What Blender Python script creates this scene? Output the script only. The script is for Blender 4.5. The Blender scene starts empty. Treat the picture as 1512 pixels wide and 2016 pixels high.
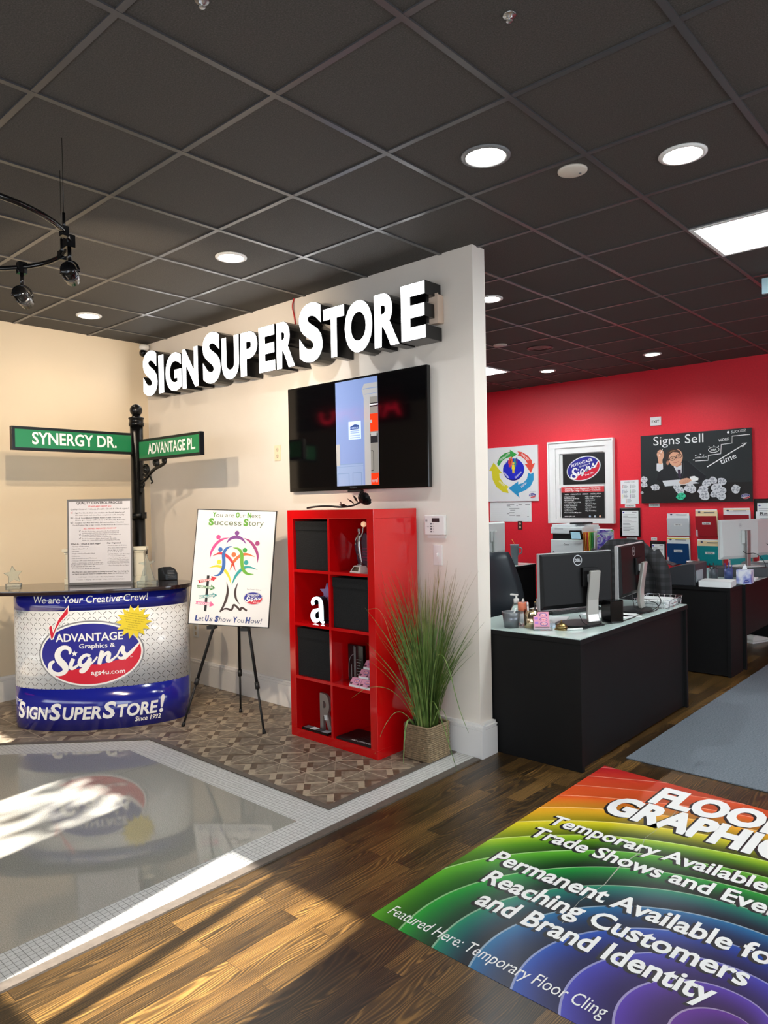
import bpy, bmesh, math, random
from mathutils import Vector, Matrix
from mathutils.geometry import tessellate_polygon
random.seed(7)
SC = bpy.context.scene
COL = SC.collection
PI = math.pi
R = math.radians

# ---------------------------------------------------------------- camera
cam_data = bpy.data.cameras.new('camera')
cam_data.sensor_fit = 'AUTO'
cam_data.sensor_width = 36.0
cam_data.lens = 1420.13 / 2016 * 36.0
cam_data.clip_start = 0.05
cam = bpy.data.objects.new('camera', cam_data)
COL.objects.link(cam)
_f = Vector((-0.66989415, 0.74235266, -0.01242409)); _r = Vector((0.74242989, 0.66963428, -0.01969233)); _u = Vector((0.00629906, 0.02241579, 0.99972889))
cam.matrix_world = Matrix(((_r.x, _u.x, -_f.x, 0), (_r.y, _u.y, -_f.y, 0), (_r.z, _u.z, -_f.z, 1.5), (0, 0, 0, 1)))
SC.camera = cam

# ---------------------------------------------------------------- world, sun, exposure
SC.view_settings.view_transform = 'Standard'
SC.view_settings.look = 'None'
SC.view_settings.gamma = 1.0
SC.view_settings.use_curve_mapping = False
SC.view_settings.exposure = 0.0
world = bpy.data.worlds.new('sky')
SC.world = world
world.use_nodes = True
_bg = world.node_tree.nodes['Background']
_bg.inputs[0].default_value = (0.78, 0.88, 1.0, 1)
_bg.inputs[1].default_value = 2.2
sd = bpy.data.lights.new('sun', 'SUN')
sd.energy = 34.0
sd.angle = R(0.53)
sd.color = (1.0, 0.95, 0.88)
sun = bpy.data.objects.new('sun', sd)
COL.objects.link(sun)
SUN_DIR = Vector((-0.15, 1.0, -0.655)).normalized()
sun.rotation_euler = SUN_DIR.to_track_quat('-Z', 'Y').to_euler()
LAMP_W = 34.0      # watts of one recessed downlight
WARM = (1.0, 0.80, 0.58)
COOL = (0.93, 0.97, 1.0)
TRACK_W = 110.0      # watts of one track spotlight
PANEL_E = 24.0     # emission of the ceiling light panels
def area_light(name, loc, rot, sx, sy, energy, color):
    l = bpy.data.lights.new(name, 'AREA'); l.shape = 'RECTANGLE'; l.size = sx; l.size_y = sy; l.energy = energy; l.color = color
    o = bpy.data.objects.new(name, l); COL.objects.link(o); o.location = loc; o.rotation_euler = rot
    return o
# daylight: added area lamps inside the shop front and an invented side window
area_light('daylight_fill', (0.9, -1.22, 1.45), (R(90), 0, 0), 3.6, 1.7, 80, (0.82, 0.91, 1.0))
area_light('daylight_fill', (-3.9, -1.22, 1.75), (R(90), 0, 0), 3.2, 0.7, 24, (0.86, 0.93, 1.0))
area_light('daylight_fill', (3.1, 4.6, 1.5), (0, R(90), 0), 1.7, 3.4, 70, (0.85, 0.93, 1.0))

# ---------------------------------------------------------------- colour and materials
def lin(c):
    out = []
    for v in c[:3]:
        v = v / 255.0
        out.append(v / 12.92 if v <= 0.04045 else ((v + 0.055) / 1.055) ** 2.4)
    return tuple(out)
MATS = {}
def mat(name, c, rough=0.5, metal=0.0, spec=0.5, emit=0.0, noise=0.0, nscale=30.0, bump=0.0, alpha=1.0, trans=0.0, coat=0.0):
    if name in MATS: return MATS[name]
    m = bpy.data.materials.new(name); m.use_nodes = True
    nt = m.node_tree; b = nt.nodes['Principled BSDF']
    l = lin(c)
    b.inputs['Base Color'].default_value = (*l, 1)
    b.inputs['Roughness'].default_value = rough
    b.inputs['Metallic'].default_value = metal
    b.inputs['Specular IOR Level'].default_value = spec
    b.inputs['Coat Weight'].default_value = coat
    b.inputs['Coat Roughness'].default_value = 0.08
    if trans: b.inputs['Transmission Weight'].default_value = trans
    if alpha < 1: b.inputs['Alpha'].default_value = alpha
    if emit:
        b.inputs['Emission Color'].default_value = (*l, 1); b.inputs['Emission Strength'].default_value = emit
    if noise or bump:
        tc = nt.nodes.new('ShaderNodeTexCoord'); n = nt.nodes.new('ShaderNodeTexNoise')
        n.inputs['Scale'].default_value = nscale; n.inputs['Detail'].default_value = 4
        nt.links.new(tc.outputs['Object'], n.inputs['Vector'])
        if noise:
            r = nt.nodes.new('ShaderNodeValToRGB')
            r.color_ramp.elements[0].position = 0.3; r.color_ramp.elements[1].position = 0.7
            r.color_ramp.elements[0].color = (*[v * (1 - noise) for v in l], 1)
            r.color_ramp.elements[1].color = (*[min(1, v * (1 + noise)) for v in l], 1)
            nt.links.new(n.outputs['Fac'], r.inputs['Fac']); nt.links.new(r.outputs['Color'], b.inputs['Base Color'])
        if bump:
            bp = nt.nodes.new('ShaderNodeBump'); bp.inputs['Strength'].default_value = bump; bp.inputs['Distance'].default_value = 0.01
            nt.links.new(n.outputs['Fac'], bp.inputs['Height']); nt.links.new(bp.outputs['Normal'], b.inputs['Normal'])
    MATS[name] = m
    return m
class NT:
    """tiny expression builder for shader nodes"""
    def __init__(s, m): s.m = m; s.t = m.node_tree; s.b = s.t.nodes['Principled BSDF']
    def node(s, k): return s.t.nodes.new(k)
    def link(s, a, b): s.t.links.new(a, b)
    def val(s, sock, v):
        if isinstance(v, (int, float)): sock.default_value = v
        else: s.link(v, sock)
    def m_(s, op, a, b=0.0, c=0.0):
        n = s.node('ShaderNodeMath'); n.operation = op
        s.val(n.inputs[0], a); s.val(n.inputs[1], b); s.val(n.inputs[2], c)
        return n.outputs[0]
    def coords(s, kind='Object'):
        tc = s.node('ShaderNodeTexCoord'); sp = s.node('ShaderNodeSeparateXYZ'); s.link(tc.outputs[kind], sp.inputs[0])
        return sp.outputs[0], sp.outputs[1], sp.outputs[2]
    def vec(s, x, y, z=0.0):
        n = s.node('ShaderNodeCombineXYZ'); s.val(n.inputs[0], x); s.val(n.inputs[1], y); s.val(n.inputs[2], z); return n.outputs[0]
    def noise(s, v, scale, detail=3.0, rough=0.5, dist=0.0):
        n = s.node('ShaderNodeTexNoise'); s.link(v, n.inputs['Vector']); n.inputs['Scale'].default_value = scale
        n.inputs['Detail'].default_value = detail; n.inputs['Roughness'].default_value = rough; n.inputs['Distortion'].default_value = dist
        return n.outputs['Fac']
    def ramp(s, f, stops, interp='LINEAR'):
        n = s.node('ShaderNodeValToRGB'); n.color_ramp.interpolation = interp
        while len(n.color_ramp.elements) < len(stops): n.color_ramp.elements.new(0.5)
        for e, (p, c) in zip(n.color_ramp.elements, stops):
            e.position = p; e.color = (*c, 1) if len(c) == 3 else c
        s.link(f, n.inputs[0]); return n.outputs[0]
    def mix(s, f, a, b, mode='MIX'):
        n = s.node('ShaderNodeMix'); n.data_type = 'RGBA'; n.blend_type = mode
        s.val(n.inputs[0], f)
        for i, v in ((6, a), (7, b)):
            if isinstance(v, tuple): n.inputs[i].default_value = (*v, 1)
            else: s.link(v, n.inputs[i])
        return n.outputs[2]
    def bump(s, h, strength=0.3, dist=0.005):
        n = s.node('ShaderNodeBump'); n.inputs['Strength'].default_value = strength; n.inputs['Distance'].default_value = dist
        s.link(h, n.inputs['Height']); s.link(n.outputs['Normal'], s.b.inputs['Normal'])
    def color(s, c): s.link(c, s.b.inputs['Base Color'])

# ---------------------------------------------------------------- geometry helpers
class G:
    """collects shapes and links them as ONE mesh object"""
    def __init__(s): s.v = []; s.f = []; s.mi = []; s.sm = []
    def _add(s, vs, fs, m=0, smooth=False):
        o = len(s.v); s.v += [tuple(v) for v in vs]
        for f in fs: s.f.append(tuple(i + o for i in f)); s.mi.append(m); s.sm.append(smooth)
        return s
    def box(s, x0, x1, y0, y1, z0, z1, m=0):
        return s._add([(x0, y0, z0), (x1, y0, z0), (x1, y1, z0), (x0, y1, z0), (x0, y0, z1), (x1, y0, z1), (x1, y1, z1), (x0, y1, z1)],
                      [(3, 2, 1, 0), (4, 5, 6, 7), (0, 1, 5, 4), (1, 2, 6, 5), (2, 3, 7, 6), (3, 0, 4, 7)], m)
    def obox(s, c, ax, ay, az, m=0):
        c = Vector(c); ax, ay, az = Vector(ax), Vector(ay), Vector(az); vs = []
        for k in (-1, 1):
            for a, b in ((-1, -1), (1, -1), (1, 1), (-1, 1)): vs.append(c + ax * a + ay * b + az * k)
        return s._add(vs, [(3, 2, 1, 0), (4, 5, 6, 7), (0, 1, 5, 4), (1, 2, 6, 5), (2, 3, 7, 6), (3, 0, 4, 7)], m)
    def prism(s, poly, z0, z1, m=0, axis='z', smooth=False):
        n = len(poly)
        def P(p, h): return (p[0], p[1], h) if axis == 'z' else ((p[0], h, p[1]) if axis == 'y' else (h, p[0], p[1]))
        o = len(s.v); s.v += [P(p, z0) for p in poly] + [P(p, z1) for p in poly]
        tri = tessellate_polygon([[Vector((p[0], p[1], 0)) for p in poly]])
        for t in tri:
            s.f.append(tuple(o + i for i in t)); s.f.append(tuple(o + n + i for i in reversed(t))); s.mi += [m, m]; s.sm += [False, False]
        for i in range(n):
            j = (i + 1) % n
            s.f.append((o + i, o + j, o + n + j, o + n + i)); s.mi.append(m); s.sm.append(smooth)
        return s
    def tube(s, pts, r, n=8, closed=False, m=0, caps=True):
        pts = [Vector(p) for p in pts]; N = len(pts)
        rs = r if isinstance(r, (list, tuple)) else [r] * N
        vs = []; up = None
        for i, p in enumerate(pts):
            a = pts[(i - 1) % N] if (closed or i > 0) else p; b = pts[(i + 1) % N] if (closed or i < N - 1) else p
            d = (b - a).normalized() if (b - a).length > 1e-9 else Vector((0, 0, 1))
            if up is None: up = Vector((0, 0, 1)) if abs(d.z) < 0.9 else Vector((1, 0, 0))
            x = d.cross(up)
            x = x.normalized() if x.length > 1e-6 else d.orthogonal().normalized()
            y = x.cross(d).normalized(); up = y
            for k in range(n):
                t = 2 * PI * k / n; vs.append(p + (x * math.cos(t) + y * math.sin(t)) * rs[i])
        fs = []
        for i in range(N if closed else N - 1):
            for k in range(n):
                a, b = i * n + k, i * n + (k + 1) % n; i2 = (i + 1) % N
                fs.append((a, i2 * n + k, i2 * n + (k + 1) % n, b))
        s._add(vs, fs, m, True)
        if caps and not closed: s._add(vs[:n], [tuple(range(n))], m); s._add(vs[-n:], [tuple(reversed(range(n)))], m)
        return s
    def cyl(s, p0, p1, r0, r1=None, n=20, m=0): return s.tube([p0, p1], [r0, r0 if r1 is None else r1], n, m=m)
    def lathe(s, prof, c=(0, 0, 0), n=24, m=0, squash=1.0):
        vs = []
        for r, z in prof:
            for k in range(n):
                t = 2 * PI * k / n; vs.append((c[0] + r * math.cos(t), c[1] + r * math.sin(t) * squash, c[2] + z))
        fs = [(i * n + k, i * n + (k + 1) % n, (i + 1) * n + (k + 1) % n, (i + 1) * n + k) for i in range(len(prof) - 1) for k in range(n)]
        s._add(vs, fs, m, True)
        if prof[0][0] > 1e-6: s._add(vs[:n], [tuple(reversed(range(n)))], m)
        if prof[-1][0] > 1e-6: s._add(vs[-n:], [tuple(range(n))], m)
        return s
    def ball(s, c, r, n=16, m=0, sx=1, sy=1, sz=1):
        vs = []; k = n // 2
        for i in range(k + 1):
            a = PI * i / k
            for j in range(n):
                t = 2 * PI * j / n; vs.append((c[0] + r * sx * math.sin(a) * math.cos(t), c[1] + r * sy * math.sin(a) * math.sin(t), c[2] - r * sz * math.cos(a)))
        return s._add(vs, [(i * n + j, i * n + (j + 1) % n, (i + 1) * n + (j + 1) % n, (i + 1) * n + j) for i in range(k) for j in range(n)], m, True)
    def quad(s, a, b, c, d, m=0): return s._add([a, b, c, d], [(0, 1, 2, 3)], m)
    def build(s, name, mats, parent=None, bevel=0.0, seg=2, loc=None):
        me = bpy.data.meshes.new(name); me.from_pydata(s.v, [], s.f); me.validate()
        for mm in (mats if isinstance(mats, (list, tuple)) else [mats]): me.materials.append(mm)
        if len(me.polygons) == len(s.mi):
            me.polygons.foreach_set('material_index', s.mi); me.polygons.foreach_set('use_smooth', s.sm)
        me.update()
        bm = bmesh.new(); bm.from_mesh(me); bmesh.ops.remove_doubles(bm, verts=bm.verts, dist=1e-6)
        bmesh.ops.recalc_face_normals(bm, faces=bm.faces); bm.to_mesh(me); bm.free()
        o = bpy.data.objects.new(name, me); COL.objects.link(o)
        if parent: o.parent = parent
        if loc: o.location = loc
        if bevel:
            b = o.modifiers.new('bevel', 'BEVEL'); b.width = bevel; b.segments = seg; b.limit_method = 'ANGLE'; b.angle_limit = R(40); b.harden_normals = False
        return o

# ------- text as flat polygons
_tc = bpy.data.curves.new('lettering_source', 'FONT'); _to = bpy.data.objects.new('lettering_source', _tc); COL.objects.link(_to)
TCACHE = {}
def text2d(body, bold=0.0, shear=0.0, space=1.0, res=3):
    k = (body, bold, shear, space, res)
    if k in TCACHE: return TCACHE[k]
    _tc.body = body; _tc.offset = bold; _tc.shear = shear; _tc.space_character = space; _tc.resolution_u = res; _tc.size = 1 / 0.69; _tc.fill_mode = 'BOTH'; _tc.dimensions = '2D'
    dg = bpy.context.evaluated_depsgraph_get(); _to.update_tag(); dg.update()
    me = bpy.data.meshes.new_from_object(_to.evaluated_get(dg))
    vs = [(v.co.x, v.co.y) for v in me.vertices]; fs = [tuple(p.vertices) for p in me.polygons]
    bpy.data.meshes.remove(me)
    if vs: x0 = min(v[0] for v in vs); x1 = max(v[0] for v in vs)
    else: x0, x1 = 0, 0.1
    vs = [(x - x0, y) for x, y in vs]
    TCACHE[k] = (vs, fs, x1 - x0)
    return TCACHE[k]
class F:
    """flat artwork in a panel's own plane: u to the right, v up, facing local -Y, in thin layers"""
    def __init__(s, eps=0.0006, fn=None): s.v = []; s.f = []; s.mi = []; s.mats = []; s.eps = eps; s.fn = fn; s.rot = None
    def slot(s, m):
        if m not in s.mats: s.mats.append(m)
        return s.mats.index(m)
    def raw(s, vs, fs, m, layer):
        o = len(s.v); k = s.slot(m)
        if s.rot:
            cu, cv, a = s.rot; ca, sa = math.cos(a), math.sin(a)
            vs = [(cu + (x - cu) * ca - (y - cv) * sa, cv + (x - cu) * sa + (y - cv) * ca) for x, y in vs]
        s.v += [(x, y, layer) for x, y in vs]
        for f in fs: s.f.append(tuple(i + o for i in f)); s.mi.append(k)
    def poly(s, pts, m, layer=1):
        tri = tessellate_polygon([[Vector((p[0], p[1], 0)) for p in pts]]); s.raw(pts, [tuple(t) for t in tri], m, layer)
    def rect(s, u0, v0, u1, v1, m, layer=1): s.raw([(u0, v0), (u1, v0), (u1, v1), (u0, v1)], [(0, 1, 2, 3)], m, layer)
    def oval(s, u, v, ru, rv, m, layer=1, n=40, a0=0, a1=2 * PI):
        s.raw([(u + ru * math.cos(a0 + (a1 - a0) * i / n), v + rv * math.sin(a0 + (a1 - a0) * i / n)) for i in range(n)], [tuple(range(n))], m, layer)
    def band(s, pts, w, m, layer=1, smooth=0):
        """ribbon along pts; w is one width or a list of widths"""
        ws = list(w) if isinstance(w, (list, tuple)) else [w] * len(pts)
        for _ in range(smooth): pts, ws = chaikin(pts, ws)
        L = []
        for i, p in enumerate(pts):
            a = pts[max(0, i - 1)]; b = pts[min(len(pts) - 1, i + 1)]
            d = Vector((b[0] - a[0], b[1] - a[1])); d = d.normalized() if d.length > 1e-9 else Vector((1, 0)); n = Vector((-d.y, d.x)) * ws[i] / 2
            L += [(p[0] + n.x, p[1] + n.y), (p[0] - n.x, p[1] - n.y)]
        s.raw(L, [(2 * i, 2 * i + 1, 2 * i + 3, 2 * i + 2) for i in range(len(pts) - 1)], m, layer)
    def text(s, body, u, v, h, m, layer=2, w=None, align='l', bold=0.0, shear=0.0, space=1.0, res=3):
        vs, fs, W = text2d(body, bold, shear, space, res)
        kx = (w / W) if w else h
        ww = W * kx
        u0 = u - (ww / 2 if align == 'c' else ww if align == 'r' else 0)
        s.raw([(u0 + x * kx, v + y * h) for x, y in vs], fs, m, layer)
        return ww
    def build(s, name, parent=None, y=0.0):
        me = bpy.data.meshes.new(name)
        if s.fn: co = [s.fn(a, b, l * s.eps) for a, b, l in s.v]
        else: co = [(a, y - l * s.eps, b) for a, b, l in s.v]
        me.from_pydata(co, [], s.f)
        for m in s.mats: me.materials.append(m)
        me.validate()
        if len(me.polygons) == len(s.mi): me.polygons.foreach_set('material_index', s.mi)
        me.update(); o = bpy.data.objects.new(name, me); COL.objects.link(o)
        if parent: o.parent = parent
        return o
def chaikin(pts, ws):
    P = [pts[0]]; W = [ws[0]]
    for i in range(len(pts) - 1):
        a, b = pts[i], pts[i + 1]
        P += [(a[0] * .75 + b[0] * .25, a[1] * .75 + b[1] * .25), (a[0] * .25 + b[0] * .75, a[1] * .25 + b[1] * .75)]
        W += [ws[i] * .75 + ws[i + 1] * .25, ws[i] * .25 + ws[i + 1] * .75]
    return P + [pts[-1]], W + [ws[-1]]
def smooth3(pts, it=2):
    pts = [Vector(p) for p in pts]
    for _ in range(it):
        P = [pts[0]]
        for a, b in zip(pts, pts[1:]): P += [a * .75 + b * .25, a * .25 + b * .75]
        pts = P + [pts[-1]]
    return pts
def tag(o, label, cat, group=None, kind=None):
    o['label'] = label; o['category'] = cat
    if group: o['group'] = group
    if kind: o['kind'] = kind
    return o
def thing(name, label, cat, loc=(0, 0, 0), rz=0.0, group=None):
    o = bpy.data.objects.new(name, None); COL.objects.link(o); o.empty_display_size = 0.1
    o.location = loc; o.rotation_euler = (0, 0, rz)
    return tag(o, label, cat, group)
def struct(name, g, m, **k):
    o = g.build(name, m, **k); o['kind'] = 'structure'; return o
def copy_tree(o, parent=None):
    c = o.copy(); COL.objects.link(c)
    if parent is not None: c.parent = parent
    for ch in [x for x in bpy.data.objects if x.parent == o]: copy_tree(ch, c)
    return c
# ================================================================ THE SETTING
CEIL = 2.995; YP = 3.49; XB = -6.04; YR = 8.40
XC = -2.42                                   # free end of the partition
# -- materials of the shell
def m_wood():
    m = mat('dark_oak_strip', (70, 45, 26), 0.32); n = NT(m); x, y, z = n.coords()
    br = n.node('ShaderNodeTexBrick'); br.offset = 0.37; br.offset_frequency = 2
    n.link(n.vec(y, x), br.inputs['Vector'])
    for k, v in (('Scale', 1.0), ('Brick Width', 0.85), ('Row Height', 0.083), ('Mortar Size', 0.0011), ('Mortar Smooth', 0.4), ('Bias', 0.0)): br.inputs[k].default_value = v
    br.inputs['Color1'].default_value = (0, 0, 0, 1); br.inputs['Color2'].default_value = (1, 1, 1, 1); br.inputs['Mortar'].default_value = (0.5, 0.5, 0.5, 1)
    sp = n.node('ShaderNodeSeparateColor'); n.link(br.outputs['Color'], sp.inputs[0]); pl = sp.outputs[0]
    off = n.m_('MULTIPLY', pl, 37.0)
    low = n.noise(n.vec(n.m_('MULTIPLY', x, 7.0), n.m_('ADD', n.m_('MULTIPLY', y, 0.9), off), off), 1.0, 2)
    wv = n.m_('SINE', n.m_('ADD', n.m_('MULTIPLY', x, 760.0), n.m_('MULTIPLY', low, 170.0)))
    wv = n.m_('MULTIPLY_ADD', wv, 0.5, 0.5)
    fine = n.noise(n.vec(n.m_('MULTIPLY', x, 160.0), n.m_('ADD', n.m_('MULTIPLY', y, 5.0), off)), 1.0, 4, 0.65)
    g = n.m_('ADD', n.m_('MULTIPLY', n.m_('MULTIPLY', n.m_('POWER', wv, 1.6), 0.62), n.noise(n.vec(n.m_('MULTIPLY', x, 30.0), n.m_('ADD', n.m_('MULTIPLY', y, 3.0), off), off), 1.0, 2)), n.m_('MULTIPLY', fine, 0.80))
    big = n.noise(n.vec(x, y), 1.6, 2)
    g = n.m_('ADD', g, n.m_('MULTIPLY', n.m_('SUBTRACT', pl, 0.5), 0.34))
    g = n.m_('ADD', g, n.m_('MULTIPLY', n.m_('SUBTRACT', big, 0.5), 0.3))
    c = n.ramp(g, [(0.12, lin((20, 14, 8))), (0.40, lin((50, 37, 20))), (0.66, lin((90, 66, 34))), (1.0, lin((150, 112, 58)))])
    c = n.mix(br.outputs['Fac'], c, lin((20, 13, 8))); n.color(c)
    n.val(n.b.inputs['Roughness'], n.m_('MULTIPLY_ADD', fine, 0.18, 0.24))
    n.bump(n.m_('SUBTRACT', g, n.m_('MULTIPLY', br.outputs['Fac'], 0.8)), 0.12, 0.002)
    return m
def m_mosaic():
    m = mat('white_mosaic', (205, 205, 200), 0.35); n = NT(m); x, y, z = n.coords()
    br = n.node('ShaderNodeTexBrick'); br.offset = 0.0; n.link(n.vec(x, y), br.inputs['Vector'])
    for k, v in (('Scale', 1.0), ('Brick Width', 0.0235), ('Row Height', 0.0235), ('Mortar Size', 0.0011), ('Mortar Smooth', 0.2), ('Bias', -0.4)): br.inputs[k].default_value = v
    br.inputs['Color1'].default_value = (*lin((206, 206, 203)), 1); br.inputs['Color2'].default_value = (*lin((190, 190, 186)), 1); br.inputs['Mortar'].default_value = (*lin((105, 105, 102)), 1)
    n.color(br.outputs['Color']); return m
def m_terrazzo():
    m = mat('polished_terrazzo', (150, 147, 138), 0.045, spec=0.7); n = NT(m); x, y, z = n.coords()
    f = n.noise(n.vec(x, y), 260.0, 2, 0.6); f2 = n.noise(n.vec(x, y), 900.0, 1)
    c = n.ramp(n.m_('ADD', n.m_('MULTIPLY', f, 0.6), n.m_('MULTIPLY', f2, 0.4)), [(0.36, lin((112, 110, 103))), (0.5, lin((149, 147, 139))), (0.66, lin((176, 174, 166)))])
    t1 = n.m_('LESS_THAN', n.m_('ABSOLUTE', n.m_('ADD', x, 3.83)), 0.0015)
    c = n.mix(t1, c, lin((120, 117, 108))); n.color(c); return m
def m_ceiling():
    m = mat('black_ceiling_tile', (44, 42, 42), 0.75, spec=0.4); n = NT(m); x, y, z = n.coords()
    f = n.noise(n.vec(x, y), 190.0, 3, 0.7)
    c = n.ramp(f, [(0.3, lin((50, 48, 46))), (0.6, lin((74, 71, 68))), (0.72, lin((94, 90, 86)))]); n.color(c)
    n.bump(f, 0.5, 0.004); return m
WOOD = m_wood(); MOSAIC = m_mosaic(); TERRAZZO = m_terrazzo(); TILE = m_ceiling()
CREAM = mat('cream_wall_paint', (224, 207, 180), 0.55, noise=0.02, nscale=2.0)
WHITEW = mat('white_wall_paint', (227, 219, 209), 0.5, noise=0.025, nscale=3.0)
REDW = mat('red_wall_paint', (226, 38, 54), 0.5, noise=0.05, nscale=60.0)
TRIMW = mat('white_trim_paint', (230, 228, 226), 0.35)
GRID = mat('black_painted_grid', (66, 66, 68), 0.30, spec=0.8)
BROWN = mat('grey_brown_strip', (92, 84, 76), 0.45, noise=0.15, nscale=40)

# -- floors
struct('floor', G().box(-9.7, 3.3, -1.4, YR, -0.05, 0.0), WOOD)
def clip(poly, x0, x1, y0, y1):
    for ax, lim, sg in ((0, x0, 1), (0, x1, -1), (1, y0, 1), (1, y1, -1)):
        out = []
        for i, p in enumerate(poly):
            q = poly[(i + 1) % len(poly)]
            a = (p[ax] - lim) * sg; b = (q[ax] - lim) * sg
            if a >= 0: out.append(p)
            if (a >= 0) != (b >= 0):
                t = a / (a - b); out.append((p[0] + (q[0] - p[0]) * t, p[1] + (q[1] - p[1]) * t))
        poly = out
        if len(poly) < 3: return []
    return poly
VM = [mat('vinyl_grey', (128, 115, 99), 0.4, noise=0.36, nscale=26), mat('vinyl_light', (164, 149, 128), 0.4, noise=0.12, nscale=30),
      mat('vinyl_dark', (94, 77, 63), 0.4, noise=0.22, nscale=30), mat('vinyl_line', (182, 169, 148), 0.4), mat('vinyl_mid', (118, 106, 92), 0.4, noise=0.4, nscale=16)]
def vinyl():
    g = G(); X0, X1, Y0, Y1 = XB, -2.57, -1.3, YP; a = 0.2286; s = a / math.sqrt(2)
    ox, oy = -3.032, 2.895
    def W(p, q): return (ox + (p - q) / math.sqrt(2), oy + (p + q) / math.sqrt(2))
    def put(P, m, z):
        c = clip([W(*t) for t in P], X0, X1, Y0, Y1)
        if len(c) >= 3: g._add([(x, y, z) for x, y in c], [tuple(range(len(c)))], m)
    z = 0.0022
    g.quad((X0, Y0, 0.002), (X1, Y0, 0.002), (X1, Y1, 0.002), (X0, Y1, 0.002), 1)
    for j in range(-26, 14):
        for i in range(-24, 24):
            if (i + j) % 2: continue
            p0 = i * s; q0 = j * s; L = 2 * s
            if not clip([W(p0, q0), W(p0 + L, q0), W(p0 + L, q0 + s), W(p0, q0 + s)], X0, X1, Y0, Y1): continue
            b = s * 0.22; h = s * 0.15; sm_ = .0012
            for u0, u1, lo_, hi_ in ((p0, p0 + b, 1, 2), (p0 + L - b, p0 + L, 2, 1)):      # upright bars, light and dark swapped
                put([(u0, q0), (u1, q0), (u1, q0 + s * .5), (u0, q0 + s * .5)], lo_, z); put([(u0, q0 + s * .5), (u1, q0 + s * .5), (u1, q0 + s), (u0, q0 + s)], hi_, z)
            put([(p0 + b, q0), (p0 + s, q0), (p0 + s, q0 + h * .5), (p0 + b, q0 + h * .5)], 1, z); put([(p0 + b, q0 + h * .5), (p0 + s, q0 + h * .5), (p0 + s, q0 + h), (p0 + b + h, q0 + h)], 2, z)
            put([(p0 + s, q0), (p0 + L - b, q0), (p0 + L - b, q0 + h), (p0 + s, q0 + h)], 1 if (i // 2 + j) % 2 else 2, z)
            put([(p0 + b, q0 + h), (p0 + s - sm_, q0 + h), (p0 + s - sm_, q0 + s), (p0 + b, q0 + s)], 0 if (i + 2 * j) % 3 else 4, z)
            put([(p0 + s + sm_, q0 + h), (p0 + L - b, q0 + h), (p0 + L - b, q0 + s), (p0 + s + sm_, q0 + s)], 4 if (i + j) % 4 else 0, z)
    k = -20
    w = 0.0022
    for k in range(-22, 22):
        x = ox + k * a
        if X0 < x - w and x + w < X1: g.quad((x - w, Y0, z + .0003), (x + w, Y0, z + .0003), (x + w, Y1, z + .0003), (x - w, Y1, z + .0003), 3)
        y = oy + k * a
        if Y0 < y - w and y + w < Y1: g.quad((X0, y - w, z + .0004), (X1, y - w, z + .0004), (X1, y + w, z + .0004), (X0, y + w, z + .0004), 3)
    return g
struct('floor.001', vinyl(), VM)
XW = -7.6
def off45(p, d): return p
inner = [(-2.60, -1.3), (-2.60, 2.222), (-4.165, 2.222), (-6.04, 0.347), (-6.04, -1.3)]
outer = [(-2.435, -1.3), (-2.435, 2.404), (-4.2395, 2.404), (-6.04, 0.6035), (-6.04, -1.3)]
outer2 = [(-2.57, 2.404), (-2.57, 2.440), (-4.2545, 2.440), (-6.04, 0.6545), (-6.04, 0.6035), (-4.2395, 2.404)]
struct('floor.002', G().prism(outer + [], 0.0028, 0.0040), MOSAIC)
struct('floor.003', G().prism(inner, 0.0030, 0.0050), TERRAZZO)
struct('floor.004', G().prism([(-2.57, 2.40), (-2.435, 2.40), (-2.435, YP), (-2.57, YP)], 0.0028, 0.0039), MOSAIC)
struct('trim_1', G().prism(outer2, 0.002, 0.009).prism([(-2.57, 2.404), (-2.535, 2.404), (-2.535, 2.404), (-2.57, 2.404)][:0] or [(-2.612, 2.44), (-2.57, 2.44), (-2.57, YP), (-2.612, YP)], 0.002, 0.009), BROWN)
struct('trim_2', G().box(-2.436, -2.392, -1.3, 3.44, 0.0, 0.008), BROWN)

# -- ceiling: tiles over a grid of bars 0.61 m apart
struct('ceiling', G().box(-9.7, 3.3, -1.4, YR + .1, CEIL, CEIL + 0.06), TILE)
g = G()
for k in range(-9, 14):
    x = -2.042 - 0.6096 * k
    if -9.6 < x < 3.2: g.box(x - 0.012, x + 0.012, -1.3, YR, CEIL - 0.007, CEIL)
for k in range(-4, 12):
    y = 1.1065 + 0.6096 * k
    if -1.3 < y < YR: g.box(-9.6, 3.2, y - 0.012, y + 0.012, CEIL - 0.006, CEIL)
struct('trim_3', g, GRID)

# -- walls
def wall_openings(axis_lo, axis_hi, z1, holes):
    """rectangles covering a wall with holes (a0,a1,z0,z1)"""
    out = []; xs = sorted({axis_lo, axis_hi, *[h[0] for h in holes], *[h[1] for h in holes]})
    for a, b in zip(xs, xs[1:]):
        hs = sorted([h for h in holes if h[0] <= a + 1e-6 and h[1] >= b - 1e-6], key=lambda h: h[2]); z = 0.0
        for h in hs:
            if h[2] > z: out.append((a, b, z, h[2]))
            z = h[3]
        out.append((a, b, z, z1))
    return out
FRONT = [(-5.35, -4.45, 1.40, 2.13), (-3.57, -2.92, 1.56, 2.13), (-2.125, -1.812, 1.40, 2.13), (-1.785, -1.30, 0.30, 2.13), (0.35, 2.9, 0.4, 2.3)]  # the last, widest opening is unseen, added for fill light
g = G()
for a, b, z0, z1 in wall_openings(-9.6, 3.2, CEIL, FRONT): g.box(a, b, -1.42, -1.30, z0, z1)
struct('wall_front', g, CREAM)
SIDE = [(3.2, 6.0, 0.6, 2.4)]  # unseen window opening, invented to go with the side fill lamp
g = G()
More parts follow.
